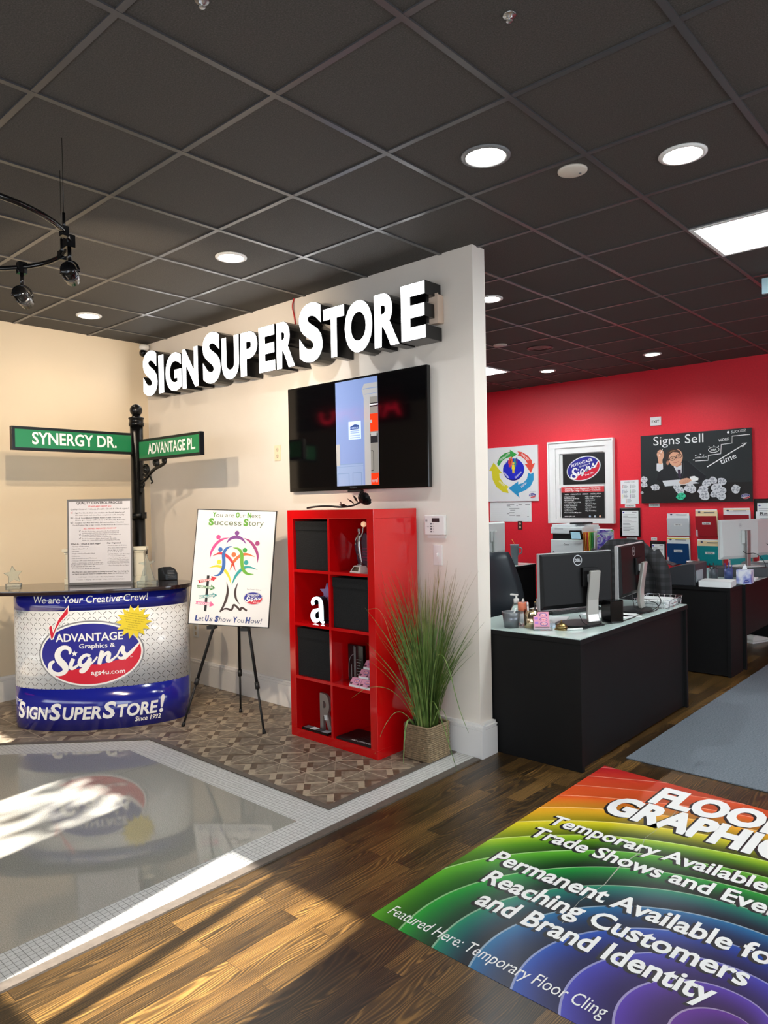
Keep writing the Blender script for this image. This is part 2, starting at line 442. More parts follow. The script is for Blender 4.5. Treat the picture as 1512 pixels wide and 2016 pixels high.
for a, b, z0, z1 in wall_openings(-1.42, YR, CEIL, SIDE): g.box(3.2, 3.32, a, b, z0, z1)
struct('wall_right', g, WHITEW)
struct('wall_back', G().box(-9.6, 3.32, YR, YR + .12, 0, CEIL), REDW)
struct('wall_left', G().box(XB - .12, XB, 1.6, YP + .06, 0, CEIL), CREAM)
struct('wall_left.001', G().box(-9.6, XB - .12, 1.6, 1.72, 0, CEIL), CREAM)
struct('wall_left.002', G().box(-9.72, -9.6, -1.42, 1.72, 0, CEIL), CREAM)
struct('wall_left.003', G().box(-7.6, -7.48, YP + .12, YR, 0, CEIL), REDW)
struct('wall_partition', G().box(-7.6, XC, YP, YP + .125, 0, CEIL), WHITEW)
g = G()
FR = mat('dark_window_frame', (40, 38, 36), 0.4)
for i, (a, b, z0, z1) in enumerate(FRONT):
    w = 0.012
    fr = G().box(a, a + w, -1.40, -1.32, z0, z1).box(b - w, b, -1.40, -1.32, z0, z1).box(a + w, b - w, -1.40, -1.32, z0, z0 + w).box(a + w, b - w, -1.40, -1.32, z1 - w, z1)
    if b - a > 2: fr.box((a + b) / 2 - w, (a + b) / 2 + w, -1.40, -1.32, z0 + w, z1 - w)
    struct('window_%d' % (i + 1), fr, FR)

# -- baseboards: plain board with a stepped cap
def base_run(g, a, b, nrm):
    a = Vector((*a, 0)); b = Vector((*b, 0)); d = (b - a); L = d.length; d.normalize(); n = Vector((*nrm, 0))
    for dep, z0, z1 in ((0.034, 0, 0.162), (0.028, 0.162, 0.170), (0.034, 0.170, 0.182), (0.022, 0.182, 0.196)):
        c = (a + b) / 2 + n * dep / 2; g.obox((c.x, c.y, (z0 + z1) / 2), d * L / 2, n * dep / 2, Vector((0, 0, (z1 - z0) / 2)))
g = G(); base_run(g, (XB, YP), (XC + .034, YP), (0, -1)); base_run(g, (XC, YP), (XC, YP + .125), (1, 0)); struct('baseboard_partition', g, TRIMW)
g = G(); base_run(g, (XB, 1.6), (XB, YP - .034), (1, 0)); struct('baseboard_left', g, TRIMW)
g = G(); base_run(g, (-7.48, YR), (3.2, YR), (0, -1)); struct('baseboard_back', g, TRIMW)
# ================================================================ MATERIALS OF THINGS
WHITE = mat('white_plastic', (228, 228, 226), 0.4)
PAPER = mat('white_paper', (226, 228, 228), 0.6)
BLACKG = mat('black_gloss', (10, 10, 11), 0.12)
BLACKM = mat('black_matt', (16, 16, 17), 0.5)
BLACKD = mat('black_desk_panel', (11, 11, 12), 0.6, spec=.22, noise=0.15, nscale=8)
INK = mat('black_ink', (22, 22, 24), 0.6)
INKG = mat('grey_ink', (92, 94, 98), 0.6)
INKW = mat('white_print', (238, 238, 236), 0.5)
REDI = mat('red_ink', (200, 40, 48), 0.5)
STEEL = mat('brushed_steel', (176, 178, 180), 0.32, metal=1.0)
SILVER = mat('silver_plastic', (178, 180, 182), 0.35, metal=0.3)
CHROME = mat('chrome', (210, 210, 212), 0.12, metal=1.0)
BRASS = mat('aged_brass', (160, 138, 90), 0.3, metal=1.0)
LENS = mat('lamp_lens', (255, 250, 238), 0.3, emit=22.0)
DIFF = mat('panel_diffuser', (240, 250, 252), 0.3, emit=PANEL_E)
GLASS = mat('clear_acrylic', (235, 245, 242), 0.04, trans=0.9, spec=0.5)
LBLUE = mat('logo_blue', (38, 38, 140), 0.35); LRED = mat('logo_red', (204, 32, 54), 0.35); LSIL = mat('logo_silver', (150, 152, 158), 0.3, metal=0.4)
YEL = mat('yellow_print', (226, 204, 44), 0.5); GRN = mat('green_print', (42, 150, 62), 0.5); TEAL = mat('teal_print', (28, 150, 150), 0.5)
BLU = mat('blue_print', (40, 96, 170), 0.5); MAG = mat('magenta_print', (196, 62, 132), 0.5); PUR = mat('purple_print', (112, 48, 130), 0.5); ORA = mat('orange_print', (228, 104, 48), 0.5)

# ---------------------------------------------------------------- the company logo, flat artwork w wide
def sw(P): return [((x - 700) / 690.0, (660 - y) / 690.0) for x, y in P]
S_PATH = sw([(432, 655), (450, 610), (420, 568), (355, 560), (295, 600), (268, 670), (300, 740), (365, 800), (385, 860), (340, 910), (265, 922), (190, 890), (160, 830), (178, 770), (232, 745)])
S_W = [x / 690 for x in (20, 48, 52, 56, 70, 84, 92, 92, 78, 56, 50, 52, 56, 54, 26)]
I_PATH = sw([(485, 715), (455, 780), (440, 830), (470, 850), (530, 815), (560, 780)]); I_W = [x / 690 for x in (52, 54, 56, 44, 30, 26)]
G_PATH = sw([(700, 690), (650, 665), (585, 710), (555, 775), (590, 820), (650, 790), (705, 700), (690, 770), (660, 840), (610, 895), (570, 895), (575, 865), (650, 825), (740, 770), (790, 700)])
G_W = [x / 690 for x in (40, 44, 50, 54, 48, 36, 40, 56, 54, 42, 36, 30, 26, 24, 22)]
N_PATH = sw([(855, 625), (835, 690), (812, 805), (815, 800), (850, 710), (915, 650), (945, 665), (930, 720), (915, 760), (945, 775), (1000, 735), (1050, 690)])
N_W = [x / 690 for x in (50, 54, 56, 20, 30, 44, 50, 54, 52, 40, 28, 24)]
S2_PATH = sw([(1030, 720), (1080, 620), (1115, 580), (1120, 610), (1105, 650), (1145, 695), (1130, 740), (1080, 745), (1050, 720)])
S2_W = [x / 690 for x in (22, 26, 38, 48, 52, 56, 48, 38, 26)]
TAIL = sw([(1125, 745), (1220, 665), (1335, 540)]); TAIL_W = [x / 690 for x in (54, 46, 16)]
def star5(u, v, r, k=0.42, a0=PI / 2, n=5): return [(u + (r if i % 2 == 0 else r * k) * math.cos(a0 + PI * i / n), v + (r if i % 2 == 0 else r * k) * math.sin(a0 + PI * i / n)) for i in range(2 * n)]
def logo(f, u, v, w, layer=2, web='ags4u.com', check=False, small=False, silver=True):
    h = w / 2
    T = lambda P: [(u + x * h, v + y * h) for x, y in P]
    if silver: f.oval(u, v, h, h * .645, LSIL, layer, 64)
    f.oval(u, v, h * .97, h * .618, INKW, layer + 1, 64); f.oval(u, v, h * .935, h * .585, LBLUE, layer + 2, 64)
    bnd = sw([(215, 948), (320, 915), (430, 868), (560, 850), (700, 800), (830, 805), (1000, 770), (1150, 730), (1240, 660), (1338, 545)])
    low = []
    a0 = math.atan2(bnd[-1][1] / .585, bnd[-1][0] / .935); a1 = math.atan2(bnd[0][1] / .585, bnd[0][0] / .935)
    if a1 > 0: a1 -= 2 * PI
    for i in range(41):
        a = a0 + (a1 - a0) * i / 40; low.append((.935 * math.cos(a), .585 * math.sin(a)))
    f.poly(T(low + bnd[1:-1]), LRED, layer + 3)
    f.band(T(TAIL), [x * h for x in TAIL_W], INKW, layer + 4)
    for P, W in ((S_PATH, S_W), (I_PATH, I_W), (G_PATH, G_W), (N_PATH, N_W), (S2_PATH, S2_W)): f.band(T(P), [x * h for x in W], INKW, layer + 5, smooth=1 if small else 2)
    f.poly(T(star5((500 - 700) / 690, (660 - 648) / 690, .062)), INKW, layer + 5)
    X = lambda px: u + (px - 700) / 690 * h
    Y = lambda py: v + (660 - py) / 690 * h
    f.text('ADVANTAGE', X(255), Y(487), .148 * h, INKW, layer + 5, w=865 / 690 * h, bold=.03)
    f.text('Graphics &', X(562), Y(582), .085 * h, INKW, layer + 5, w=455 / 690 * h, bold=.012)
    if web: f.text(web, X(706), Y(940), .085 * h, INKW, layer + 5, w=(430 if web != 'Since 1992' else 340) / 690 * h, bold=.02)
    if not small: f.text('TM', X(1198), Y(742), .03 * h, INKW, layer + 5)
    if check:
        f.poly(T(sw([(158, 285), (215, 250), (228, 330), (290, 180), (440, 5), (444, 120), (330, 235), (275, 320), (225, 455), (190, 462), (172, 390)])), INKW, layer + 6)
        f.poly(T(sw([(168, 295), (203, 268), (222, 370), (300, 195), (428, 30), (430, 110), (320, 230), (262, 320), (215, 440), (196, 448), (183, 385)])), LRED, layer + 7)

# ================================================================ CEILING FIXTURES
def downlight(x, y, label, color=COOL, watts=1.0, rim=WHITE, size=0.072):
    t = thing('recessed_downlight', label, 'ceiling light', (x, y, CEIL), 0, 'recessed downlights')
    G().lathe([(size + .022, 0), (size + .022, -.005), (size + .004, -.010), (size, -.006), (size, 0.0)], n=36).build('rim', rim, t)
    G().lathe([(size * .97, -.001), (size * .97, -.006), (0, -.012)], n=36).build('lens', LENS, t)
    l = bpy.data.lights.new('lamp', 'SPOT'); l.energy = LAMP_W * watts; l.spot_size = R(150); l.spot_blend = 0.7; l.shadow_soft_size = 0.025; l.color = color
    o = bpy.data.objects.new('lamp', l); COL.objects.link(o); o.parent = t; o.location = (0, 0, -.02)
    return t
RIMG = mat('grey_rim', (120, 122, 124), 0.35)
downlight(-1.757, 2.650, 'bright recessed downlight with grey rim nearest the white ceiling speaker', COOL, 1.5, RIMG, .085)
downlight(-1.129, 3.239, 'warm recessed downlight with tilted white cup above the colourful floor cling', (1, .93, .72), 1.2, WHITE, .078)
downlight(-3.574, 2.635, 'recessed downlight in the ceiling above the big channel letter sign', COOL, 1.25)
downlight(-5.420, 2.646, 'recessed downlight in the ceiling above the street name post', WARM, .35)
downlight(-2.980, 4.520, 'recessed downlight half hidden just behind the white partition end', COOL, 1.7)
downlight(-2.946, 7.477, 'small distant downlight near the red wall above the boy poster', COOL, 1.7)
downlight(-4.183, 7.513, 'small distant downlight near the red wall beside the far light panel', COOL, 1.5)
def panel_light(x0, x1, y0, y1, label):
    t = thing('ceiling_panel_light', label, 'ceiling light', ((x0 + x1) / 2, (y0 + y1) / 2, CEIL), 0, 'rectangular ceiling light panels')
    a, b = (x1 - x0) / 2, (y1 - y0) / 2; w = .022
    G().box(-a, a, -b, -b + w, -.012, 0).box(-a, a, b - w, b, -.012, 0).box(-a, -a + w, -b + w, b - w, -.012, 0).box(a - w, a, -b + w, b - w, -.012, 0).build('frame', WHITE, t)
    G().box(-a + w, a - w, -b + w, b - w, -.008, -.002).build('diffuser', DIFF, t)
panel_light(-1.425, -.225, 4.162, 4.757, 'large glowing rectangular ceiling panel over the aisle beside the desks')
panel_light(-5.69, -4.49, 6.60, 7.195, 'far glowing ceiling panel peeking out behind the partition end')
for x, y, lab in ((-1.55, 3.041, 'round white ceiling speaker between the two nearest downlights'), (-3.798, 5.921, 'small distant round white ceiling speaker behind the partition')):
    t = thing('ceiling_speaker', lab, 'speaker', (x, y, CEIL), 0, 'round ceiling speakers')
    G().lathe([(.066, 0), (.066, -.006), (.058, -.010), (0, -.011)], n=36).build('grille', mat('speaker_cover', (206, 198, 186), .55), t)
    G().lathe([(.006, -.0105), (.006, -.013), (0, -.013)], c=(.022, .03, 0), n=12).build('indicator', INKG, t)
t = thing('air_vent', 'dark round air vent in the ceiling of the red room', 'vent', (-3.604, 6.331, CEIL))
G().lathe([(.13, 0), (.13, -.006), (.11, -.006), (.11, -.004), (.07, -.010), (.07, -.004), (.03, -.012), (0, -.012)], n=36).build('diffuser', mat('vent_black', (34, 30, 31), .4), t)
for x, y, lab in ((-1.818, 1.256, 'small sprinkler head at the top edge of the ceiling on the left'), (-1.192, 1.942, 'small sprinkler head in the ceiling tile above the bright downlight')):
    t = thing('sprinkler_head', lab, 'sprinkler', (x, y, CEIL), 0, 'ceiling sprinklers')
    G().lathe([(.022, 0), (.020, -.003), (.010, -.004), (.010, -.010), (.003, -.011), (.003, -.018), (.010, -.0185), (.010, -.020), (0, -.020)], n=20).build('head', STEEL, t)
t = thing('hanging_sign', 'pale blue double sided sign hanging from the ceiling at the edge', 'sign', (-1.085, 5.35, 2.855))
G().box(-.27, .27, -.012, .012, 0, .105).build('panel', mat('pale_blue_panel', (166, 196, 206), .4), t, bevel=.003)
for s_ in (-.2, .2): G().cyl((s_, 0, .105), (s_, 0, .14), .003).build('hanger', STEEL, t)

# ---------------------------------------------------------------- curved track light
TC = Vector((-3.22, 0.93, 2.62)); TRr = 0.50
t = thing('track_light', 'curved black monorail track light with swivel spotlights hanging below ceiling', 'track light', TC)
G().tube([(TRr * math.cos(a * PI / 24 - .9), TRr * math.sin(a * PI / 24 - .9) * 1.02, 0) for a in range(0, 44)], .011, 10).build('rail', BLACKG, t)
for a in (50, 86, 200):
    g = G(); g.cyl((TRr * math.cos(R(a)), TRr * math.sin(R(a)) * 1.02, 0), (TRr * math.cos(R(a)), TRr * math.sin(R(a)) * 1.02, .075), .006).cyl((TRr * math.cos(R(a)), TRr * math.sin(R(a)) * 1.02, .074), (TRr * math.cos(R(a)), TRr * math.sin(R(a)) * 1.02, CEIL - 2.62), .0012).box(TRr * math.cos(R(a)) - .014, TRr * math.cos(R(a)) + .014, TRr * 1.02 * math.sin(R(a)) - .014, TRr * 1.02 * math.sin(R(a)) + .014, -.02, .02)
    g.build('stem', BLACKG, t)
def spot(deg, yaw, aim):
    px, py = TRr * math.cos(R(deg)), TRr * math.sin(R(deg)) * 1.02
    h = G().box(px - .018, px + .018, py - .018, py + .018, -.03, .022).cyl((px, py, -.03), (px, py, -.085), .008)
    M = Matrix.Translation((px, py, -.135)) @ Matrix.Rotation(R(yaw), 4, 'Z')
    yk = [M @ Vector((.043 * math.cos(a * PI / 10), 0, .05 * math.sin(a * PI / 10))) for a in range(11)]
    h.tube(yk, .005, 8); hd = h.build('spotlight', BLACKG, t)
    hp = Vector((px, py, -.135)); D = (Vector(aim) - TC - hp).normalized(); T = Matrix.Translation(hp) @ D.to_track_quat('-Z', 'Y').to_matrix().to_4x4()
    def L(pr):
        q = G().lathe(pr, n=24); q.v = [tuple(T @ Vector(v)) for v in q.v]; return q
    L([(.0, .05), (.026, .048), (.032, .035), (.032, -.02), (.030, -.055), (.024, -.055), (.024, -.02)]).build('head', BLACKG, hd)
    L([(.0335, .004), (.0335, -.028)]).build('band', mat('gunmetal', (120, 122, 126), .25, metal=1), hd)
    L([(.0228, -.045), (0, -.047)]).build('lens', mat('warm_lamp_lens', (255, 226, 180), .3, emit=8.0), hd)
    l = bpy.data.lights.new('lamp', 'SPOT'); l.energy = TRACK_W; l.spot_size = R(105); l.spot_blend = 0.6; l.shadow_soft_size = 0.012; l.color = WARM
    o = bpy.data.objects.new('lamp', l); COL.objects.link(o); o.parent = hd; o.location = hp + D * .062; o.rotation_euler = D.to_track_quat('-Z', 'Y').to_euler()
spot(62, 30, (-5.3, 3.1, 1.9)); spot(119, 60, (-5.2, 3.2, 1.6))

# ================================================================ CHANNEL LETTER SIGN
LFACE = mat('lit_letter_face', (255, 255, 255), .4, emit=3.2)
LSIDE = mat('letter_return_black', (14, 14, 15), .25)
LET = [('S', -5.839, -5.599, 2.869, 2.473, 'large first S of SIGN'), ('I', -5.583, -5.498, 2.806, 2.476, 'small capital I of SIGN'), ('G', -5.473, -5.228, 2.794, 2.470, 'small capital G of SIGN'), ('N', -5.216, -4.988, 2.796, 2.471, 'small capital N of SIGN'),
       ('S', -4.923, -4.679, 2.873, 2.465, 'large S of SUPER'), ('U', -4.667, -4.446, 2.797, 2.466, 'small capital U of SUPER'), ('P', -4.430, -4.222, 2.795, 2.465, 'small capital P of SUPER'), ('E', -4.208, -4.022, 2.797, 2.465, 'small capital E of SUPER'), ('R', -4.008, -3.808, 2.795, 2.463, 'small capital R of SUPER'),
       ('S', -3.765, -3.525, 2.872, 2.463, 'large S of STORE'), ('T', -3.519, -3.319, 2.798, 2.465, 'small capital T of STORE'), ('O', -3.318, -3.072, 2.798, 2.462, 'small capital O of STORE'), ('R', -3.058, -2.850, 2.797, 2.462, 'small capital R of STORE'), ('E', -2.837, -2.645, 2.805, 2.466, 'last letter E of STORE')]
def channel_letter(ch, x0, x1, z1, z0, lab):
    t = thing('channel_letter', 'white lit channel letter with black sides, ' + lab, 'sign letter', (x0, 3.33, z0), 0, 'illuminated channel letters of the wall sign')
    vs, fs, W = text2d(ch, .070, 0, 1, 6)
    lo = min(v[1] for v in vs); hi = max(v[1] for v in vs); kx = (x1 - x0) / W; kz = (z1 - z0) / (hi - lo)
    P = [(a * kx, (b - lo) * kz) for a, b in vs]
    # returns: front sheet, back sheet and the sides along the boundary edges
    g = G(); n = len(P); D0, D1 = 0.002, 0.152
    cnt = {}
    for f in fs:
        for i in range(len(f)):
            e = (f[i], f[(i + 1) % len(f)]); cnt[e] = 1
    g._add([(a, D0, b) for a, b in P] + [(a, D1, b) for a, b in P], list(fs) + [tuple(i + n for i in reversed(f)) for f in fs] + [(b, a, a + n, b + n) for (a, b) in cnt if (b, a) not in cnt])
    g.build('return', LSIDE, t)
    vs2, fs2, W2 = text2d(ch, .060, 0, 1, 6)
    sx = .012 * W / W2 if W2 else 0; lo2 = min(v[1] for v in vs2); hi2 = max(v[1] for v in vs2)
    d = (x1 - x0) * .5 * (1 - W2 / W); q = G()
    q._add([(a * kx + d, 0.0, (b - lo2) * kz + (lo2 - lo) * kz) for a, b in vs2], fs2); q.build('face', LFACE, t)
    # small drain screws under the letter
    return t
for a in LET: channel_letter(*a)
t = thing('sign_cable', 'red cable running from the ceiling down behind the sign letters', 'cable', (-3.98, YP - .01, CEIL))
G().tube(smooth3([(0, 0, 0), (-.01, -.01, -.06), (.0, 0, -.12), (.03, 0, -.28)]), .005, 8).build('cord', mat('red_cable', (190, 40, 40), .5), t)
t = thing('junction_box', 'beige electrical junction box on the wall beside last sign letter', 'electrical box', (-2.692, YP, 2.655))
BEI = mat('beige_plastic', (214, 190, 170), .5)
G().box(.0, .06, -.06, 0, -.085, .085).build('body', BEI, t, bevel=.004); G().box(-.002, .065, -.066, -.0605, -.09, .09).cyl((.05, -.068, .07), (.05, -.066, .07), .004).cyl((.05, -.068, -.07), (.05, -.066, -.07), .004).build('cover', BEI, t, bevel=.002)
t = thing('security_camera', 'small dome security camera in the corner under the ceiling', 'camera', (-5.98, 3.43, 2.92))
G().lathe([(.045, .05), (.045, .02), (.03, .0)], n=24).build('mount', TRIMW, t); G().ball((0, -.01, -.02), .036, 20).build('lens', BLACKG, t)

# ================================================================ TELEVISION
t = thing('wall_television', 'large black flat television mounted on the partition above the red shelf', 'television', (-3.378, 3.44, 1.592))
G().box(-.645, .645, 0, .035, 0, .745).box(-.3, .3, .035, .05, .1, .6).build('housing', BLACKG, t, bevel=.004)
G().box(-.05, .07, -.004, .03, -.014, .0).build('sensor_bump', BLACKM, t, bevel=.003)
f = F(.0005); SCRB = mat('screen_black', (6, 6, 8), .06, spec=.5, emit=0.0)
def scr(n, c, e=1.0): return mat('screen_' + n, c, .06, emit=e)
f.rect(-.632, .026, .632, .732, SCRB, 1)
SB = scr('blue', (120, 140, 188), .5); SB2 = scr('pale', (134, 154, 190), .5); SW = scr('white', (166, 166, 166), .5); SO = scr('orange', (222, 60, 24), .55); SG = scr('grey', (128, 126, 120), .6); SD = scr('dark', (40, 40, 44), .4); SLN = scr('line', (110, 132, 168), .7)
f.rect(-.150, .028, .240, .730, SB, 2)
f.rect(-.150, .028, .10, .170, SB2, 3); f.rect(-.150, .170, .10, .176, SLN, 4); f.rect(-.150, .155, .10, .158, SLN, 4)
for a, b in ((-.14, -.03), (.0, .085)):
    f.rect(a, .03, b, .115, SLN, 4); f.rect(a + .006, .03, b - .006, .109, SB2, 5)
f.rect(-.150, .165, -.115, .31, SW, 5)
f.rect(.115, .028, .170, .60, SW, 3); f.poly([(.10, .655), (.115, .60), (.240, .60), (.240, .690), (.12, .69)], SW, 4); f.rect(.11, .655, .24, .66, SLN, 5); f.rect(.125, .62, .24, .623, SLN, 5)
f.rect(.170, .028, .240, .60, SG, 4); f.rect(.170, .535, .240, .56, SD, 5); f.rect(.170, .545, .240, .552, scr('glow', (250, 240, 240), 1.5), 6)
f.rect(.170, .375, .240, .49, SO, 5); f.rect(.172, .43, .186, .45, SW, 6); f.rect(.170, .30, .235, .36, SD, 5); f.rect(.175, .345, .225, .368, SW, 6)
f.band([(.172, .25), (.19, .25), (.195, .24), (.195, .13), (.19, .12), (.172, .12)], .004, SD, 6)
f.rect(.170, .028, .240, .105, SO, 5); f.text('wel', .176, .045, .026, SW, 6, bold=.02)
f.rect(-.03, .335, .085, .455, scr('card', (176, 200, 232), .8), 3); f.poly([(-.015, .42), (.03, .435), (.07, .425), (.07, .40), (-.015, .40)], scr('navy', (50, 76, 130), .5), 4); f.text('IMPERIAL', -.012, .404, .012, scr('card', (176, 200, 232), .8), 5, w=.078)
for k, v in enumerate((.388, .376, .358, .344)): f.rect(-.012 - .006 * (k > 1), v, .07 + .006 * (k > 1), v + .004, SLN, 4)
f.build('screen', t)
f = F(.0005); f.text('o  o o o o', -.62, .010, .007, INKG, 1); f.build('indicator_marks', t, y=-.0005); f = F(.0005); f.text('Westinghouse', -.03, .011, .008, INKG, 1); f.build('lettering', t, y=-.0005)

# ================================================================ SMALL WALL FITTINGS
def outlet(name, loc, rz, label, w=.07, h=.115, kind='duplex', m=None):
    m = m or mat('ivory_plate', (232, 216, 184), .4); t = thing(name, label, 'wall outlet' if kind == 'duplex' else 'light switch', loc, rz)
    G().box(-w / 2, w / 2, -.006, 0, -h / 2, h / 2).build('cover_plate', m, t, bevel=.002)
    f = F(.0004)
    if kind == 'duplex':
        for z in (-.024, .024): f.oval(0, z, .016, .016, mat('outlet_shade', (206, 190, 160), .4), 1, 24); f.rect(-.007, z, -.005, z + .008, INK, 2); f.rect(.005, z, .007, z + .007, INK, 2); f.oval(0, z - .008, .0028, .0028, INK, 2, 10)
    f.oval(0, 0, .003, .003, STEEL, 1, 10); f.build('socket_face', t, y=-.0062)
    if kind != 'duplex': G().obox((0, -.011, .003), (.004, 0, 0), (0, .006, 0.004), (0, .002, .009)).build('toggle', WHITE, t)
    return t
outlet('wall_outlet', (-4.207, YP, 1.89), 0, 'ivory wall outlet left of the television')
outlet('wall_outlet', (-5.345, YP, .44), 0, 'white low wall outlet behind the poster easel', m=WHITE)
outlet('light_switch', (-2.71, YP, 1.176), 0, 'white light switch plate below the alarm keypad', kind='toggle', m=TRIMW, w=.068, h=.125)
t = thing('alarm_keypad', 'white alarm keypad with dark display beside the red shelf', 'keypad', (-2.717, YP, 1.36))
G().box(-.078, .078, -.025, 0, -.062, .062).build('body', WHITE, t, bevel=.006)
G().box(-.070, .070, -.006, .0, -.082, -.0625).build('lower_edge', WHITE, t, bevel=.002)
f = F(.0006); f.rect(-.018, .018, .04, .042, BLACKG, 1); f.build('display', t, y=-.0252); f = F(.0006)
for i in range(4): f.rect(-.03, -.045 + i * .016, -.018, -.036 + i * .016, INKG, 1); f.rect(-.012, -.045 + i * .016, 0, -.036 + i * .016, mat('key_white', (205, 205, 205), .5), 1)
for i in range(3): f.rect(-.068, .03 - i * .006, -.052, .033 - i * .006, INKG, 1); f.oval(-.062 + i * .01, -.01, .002, .002, INKG, 1, 8)
f.build('key', t, y=-.0252)
# ---------------------------------------------------------------- helpers for artwork taken in a picture quad
def quadmap(q, W, H):
    """q: TL TR BR BL of a flat panel as seen in a sketch; returns f(x,y)->(u,v) in metres, u from -W/2, v from 0"""
    import numpy as np
    dst = [(-W / 2, H), (W / 2, H), (W / 2, 0), (-W / 2, 0)]; A = []; b = []
    for (x, y), (u, v) in zip(q, dst):
        A.append([x, y, 1, 0, 0, 0, -u * x, -u * y]); b.append(u); A.append([0, 0, 0, x, y, 1, -v * x, -v * y]); b.append(v)
    h = np.linalg.solve(np.array(A, float), np.array(b, float))
    return lambda x, y: (float((h[0] * x + h[1] * y + h[2]) / (h[6] * x + h[7] * y + 1)), float((h[3] * x + h[4] * y + h[5]) / (h[6] * x + h[7] * y + 1)))
def band_outline(pts, ws, it=2):
    for _ in range(it): pts, ws = chaikin(pts, ws)
    Lf, Rt = [], []
    for i, p in enumerate(pts):
        a = pts[max(0, i - 1)]; b = pts[min(len(pts) - 1, i + 1)]; d = Vector((b[0] - a[0], b[1] - a[1])).normalized(); n = Vector((-d.y, d.x)) * ws[i] / 2
        Lf.append((p[0] + n.x, p[1] + n.y)); Rt.append((p[0] - n.x, p[1] - n.y))
    return Lf + Rt[::-1]

# ================================================================ PROMOTIONAL COUNTER
CA, CB = .59, .29
_th = [-PI / 2 + PI * i / 1600 for i in range(1601)]
_cp = [(CA * math.sin(t), -CB * math.cos(t)) for t in _th]
_arc = [0.0]
for a, b in zip(_cp, _cp[1:]): _arc.append(_arc[-1] + math.hypot(b[0] - a[0], b[1] - a[1]))
_half = _arc[-1] / 2
def wrap(u, v, d):
    s = min(max(u + _half, 0), _arc[-1] - 1e-6)
    lo, hi = 0, 1600
    while hi - lo > 1:
        k = (lo + hi) // 2
        if _arc[k] <= s: lo = k
        else: hi = k
    t = _th[lo] + (_th[lo + 1] - _th[lo]) * (s - _arc[lo]) / max(1e-9, _arc[lo + 1] - _arc[lo])
    x, y = CA * math.sin(t), -CB * math.cos(t); n = Vector((math.sin(t) / CA, -math.cos(t) / CB, 0)).normalized()
    return (x + n.x * d, y + n.y * d, v)
def build_wrapped(f, name, parent):
    co, fs, mi = [], [], []
    for face, k in zip(f.f, f.mi):
        P = [f.v[i] for i in face]; l = P[0][2] * .0006; x0, x1 = min(p[0] for p in P), max(p[0] for p in P)
        for j in range(int(math.floor(x0 / .03)), int(math.floor(x1 / .03)) + 1):
            q = [(p[0], p[1]) for p in P] if (x0 >= j * .03 and x1 <= j * .03 + .03) else clip([(p[0], p[1]) for p in P], j * .03, j * .03 + .03, -9, 9)
            if len(q) < 3: continue
            o = len(co); co += [wrap(u, v, l) for u, v in q]; fs.append(tuple(range(o, o + len(q)))); mi.append(k)
    me = bpy.data.meshes.new(name); me.from_pydata(co, [], fs)
    for m in f.mats: me.materials.append(m)
    me.polygons.foreach_set('material_index', mi); me.update()
    o = bpy.data.objects.new(name, me); COL.objects.link(o); o.parent = parent; return o
def m_plate():
    m = mat('tread_plate_print', (224, 227, 230), 0.14, coat=.4); n = NT(m)
    at = n.node('ShaderNodeAttribute'); at.attribute_name = 'sheet'; sp = n.node('ShaderNodeSeparateXYZ'); n.link(at.outputs['Vector'], sp.inputs[0])
    u, v = sp.outputs[0], sp.outputs[1]; c = .034
    U = n.m_('DIVIDE', u, c); V = n.m_('DIVIDE', v, c)
    par = n.m_('ABSOLUTE', n.m_('SUBTRACT', n.m_('MULTIPLY', n.m_('FRACT', n.m_('MULTIPLY', n.m_('ADD', n.m_('FLOOR', U), n.m_('FLOOR', V)), .5)), 4.0), 1.0))   # 1 or 1 -> sign below
    sg = n.m_('SUBTRACT', n.m_('MULTIPLY', n.m_('FRACT', n.m_('MULTIPLY', n.m_('ADD', n.m_('FLOOR', U), n.m_('FLOOR', V)), .5)), 4.0), 1.0)   # -1 / +1
    a = n.m_('SUBTRACT', n.m_('FRACT', U), .5); b = n.m_('MULTIPLY', n.m_('SUBTRACT', n.m_('FRACT', V), .5), sg)
    p = n.m_('MULTIPLY', n.m_('ADD', a, b), .7071); q = n.m_('MULTIPLY', n.m_('SUBTRACT', a, b), .7071)
    pr = n.m_('SUBTRACT', 1.0, n.m_('POWER', n.m_('DIVIDE', p, .46), 2.0))
    e = n.m_('SUBTRACT', n.m_('ABSOLUTE', q), n.m_('MULTIPLY', pr, .11))
    ins = n.m_('LESS_THAN', e, 0.0)
    edge = n.m_('MULTIPLY', n.m_('LESS_THAN', n.m_('ABSOLUTE', e), .05), n.m_('GREATER_THAN', pr, 0.06))
    sh = n.m_('MULTIPLY', edge, n.m_('LESS_THAN', n.m_('MULTIPLY', q, sg), 0.0)); hl = n.m_('MULTIPLY', ins, .5)
    col = n.mix(hl, lin((222, 225, 228)), lin((240, 242, 244))); col = n.mix(sh, col, lin((44, 48, 54))); n.color(col); return m
cnt = thing('promotional_counter', 'curved promotional counter wrapped in blue and tread plate graphics with dark oval top', 'counter', (-4.947, 2.465, 0), R(50.57))
PLATE = m_plate(); CBLUE = mat('counter_blue', (24, 32, 138), 0.12, coat=.6)
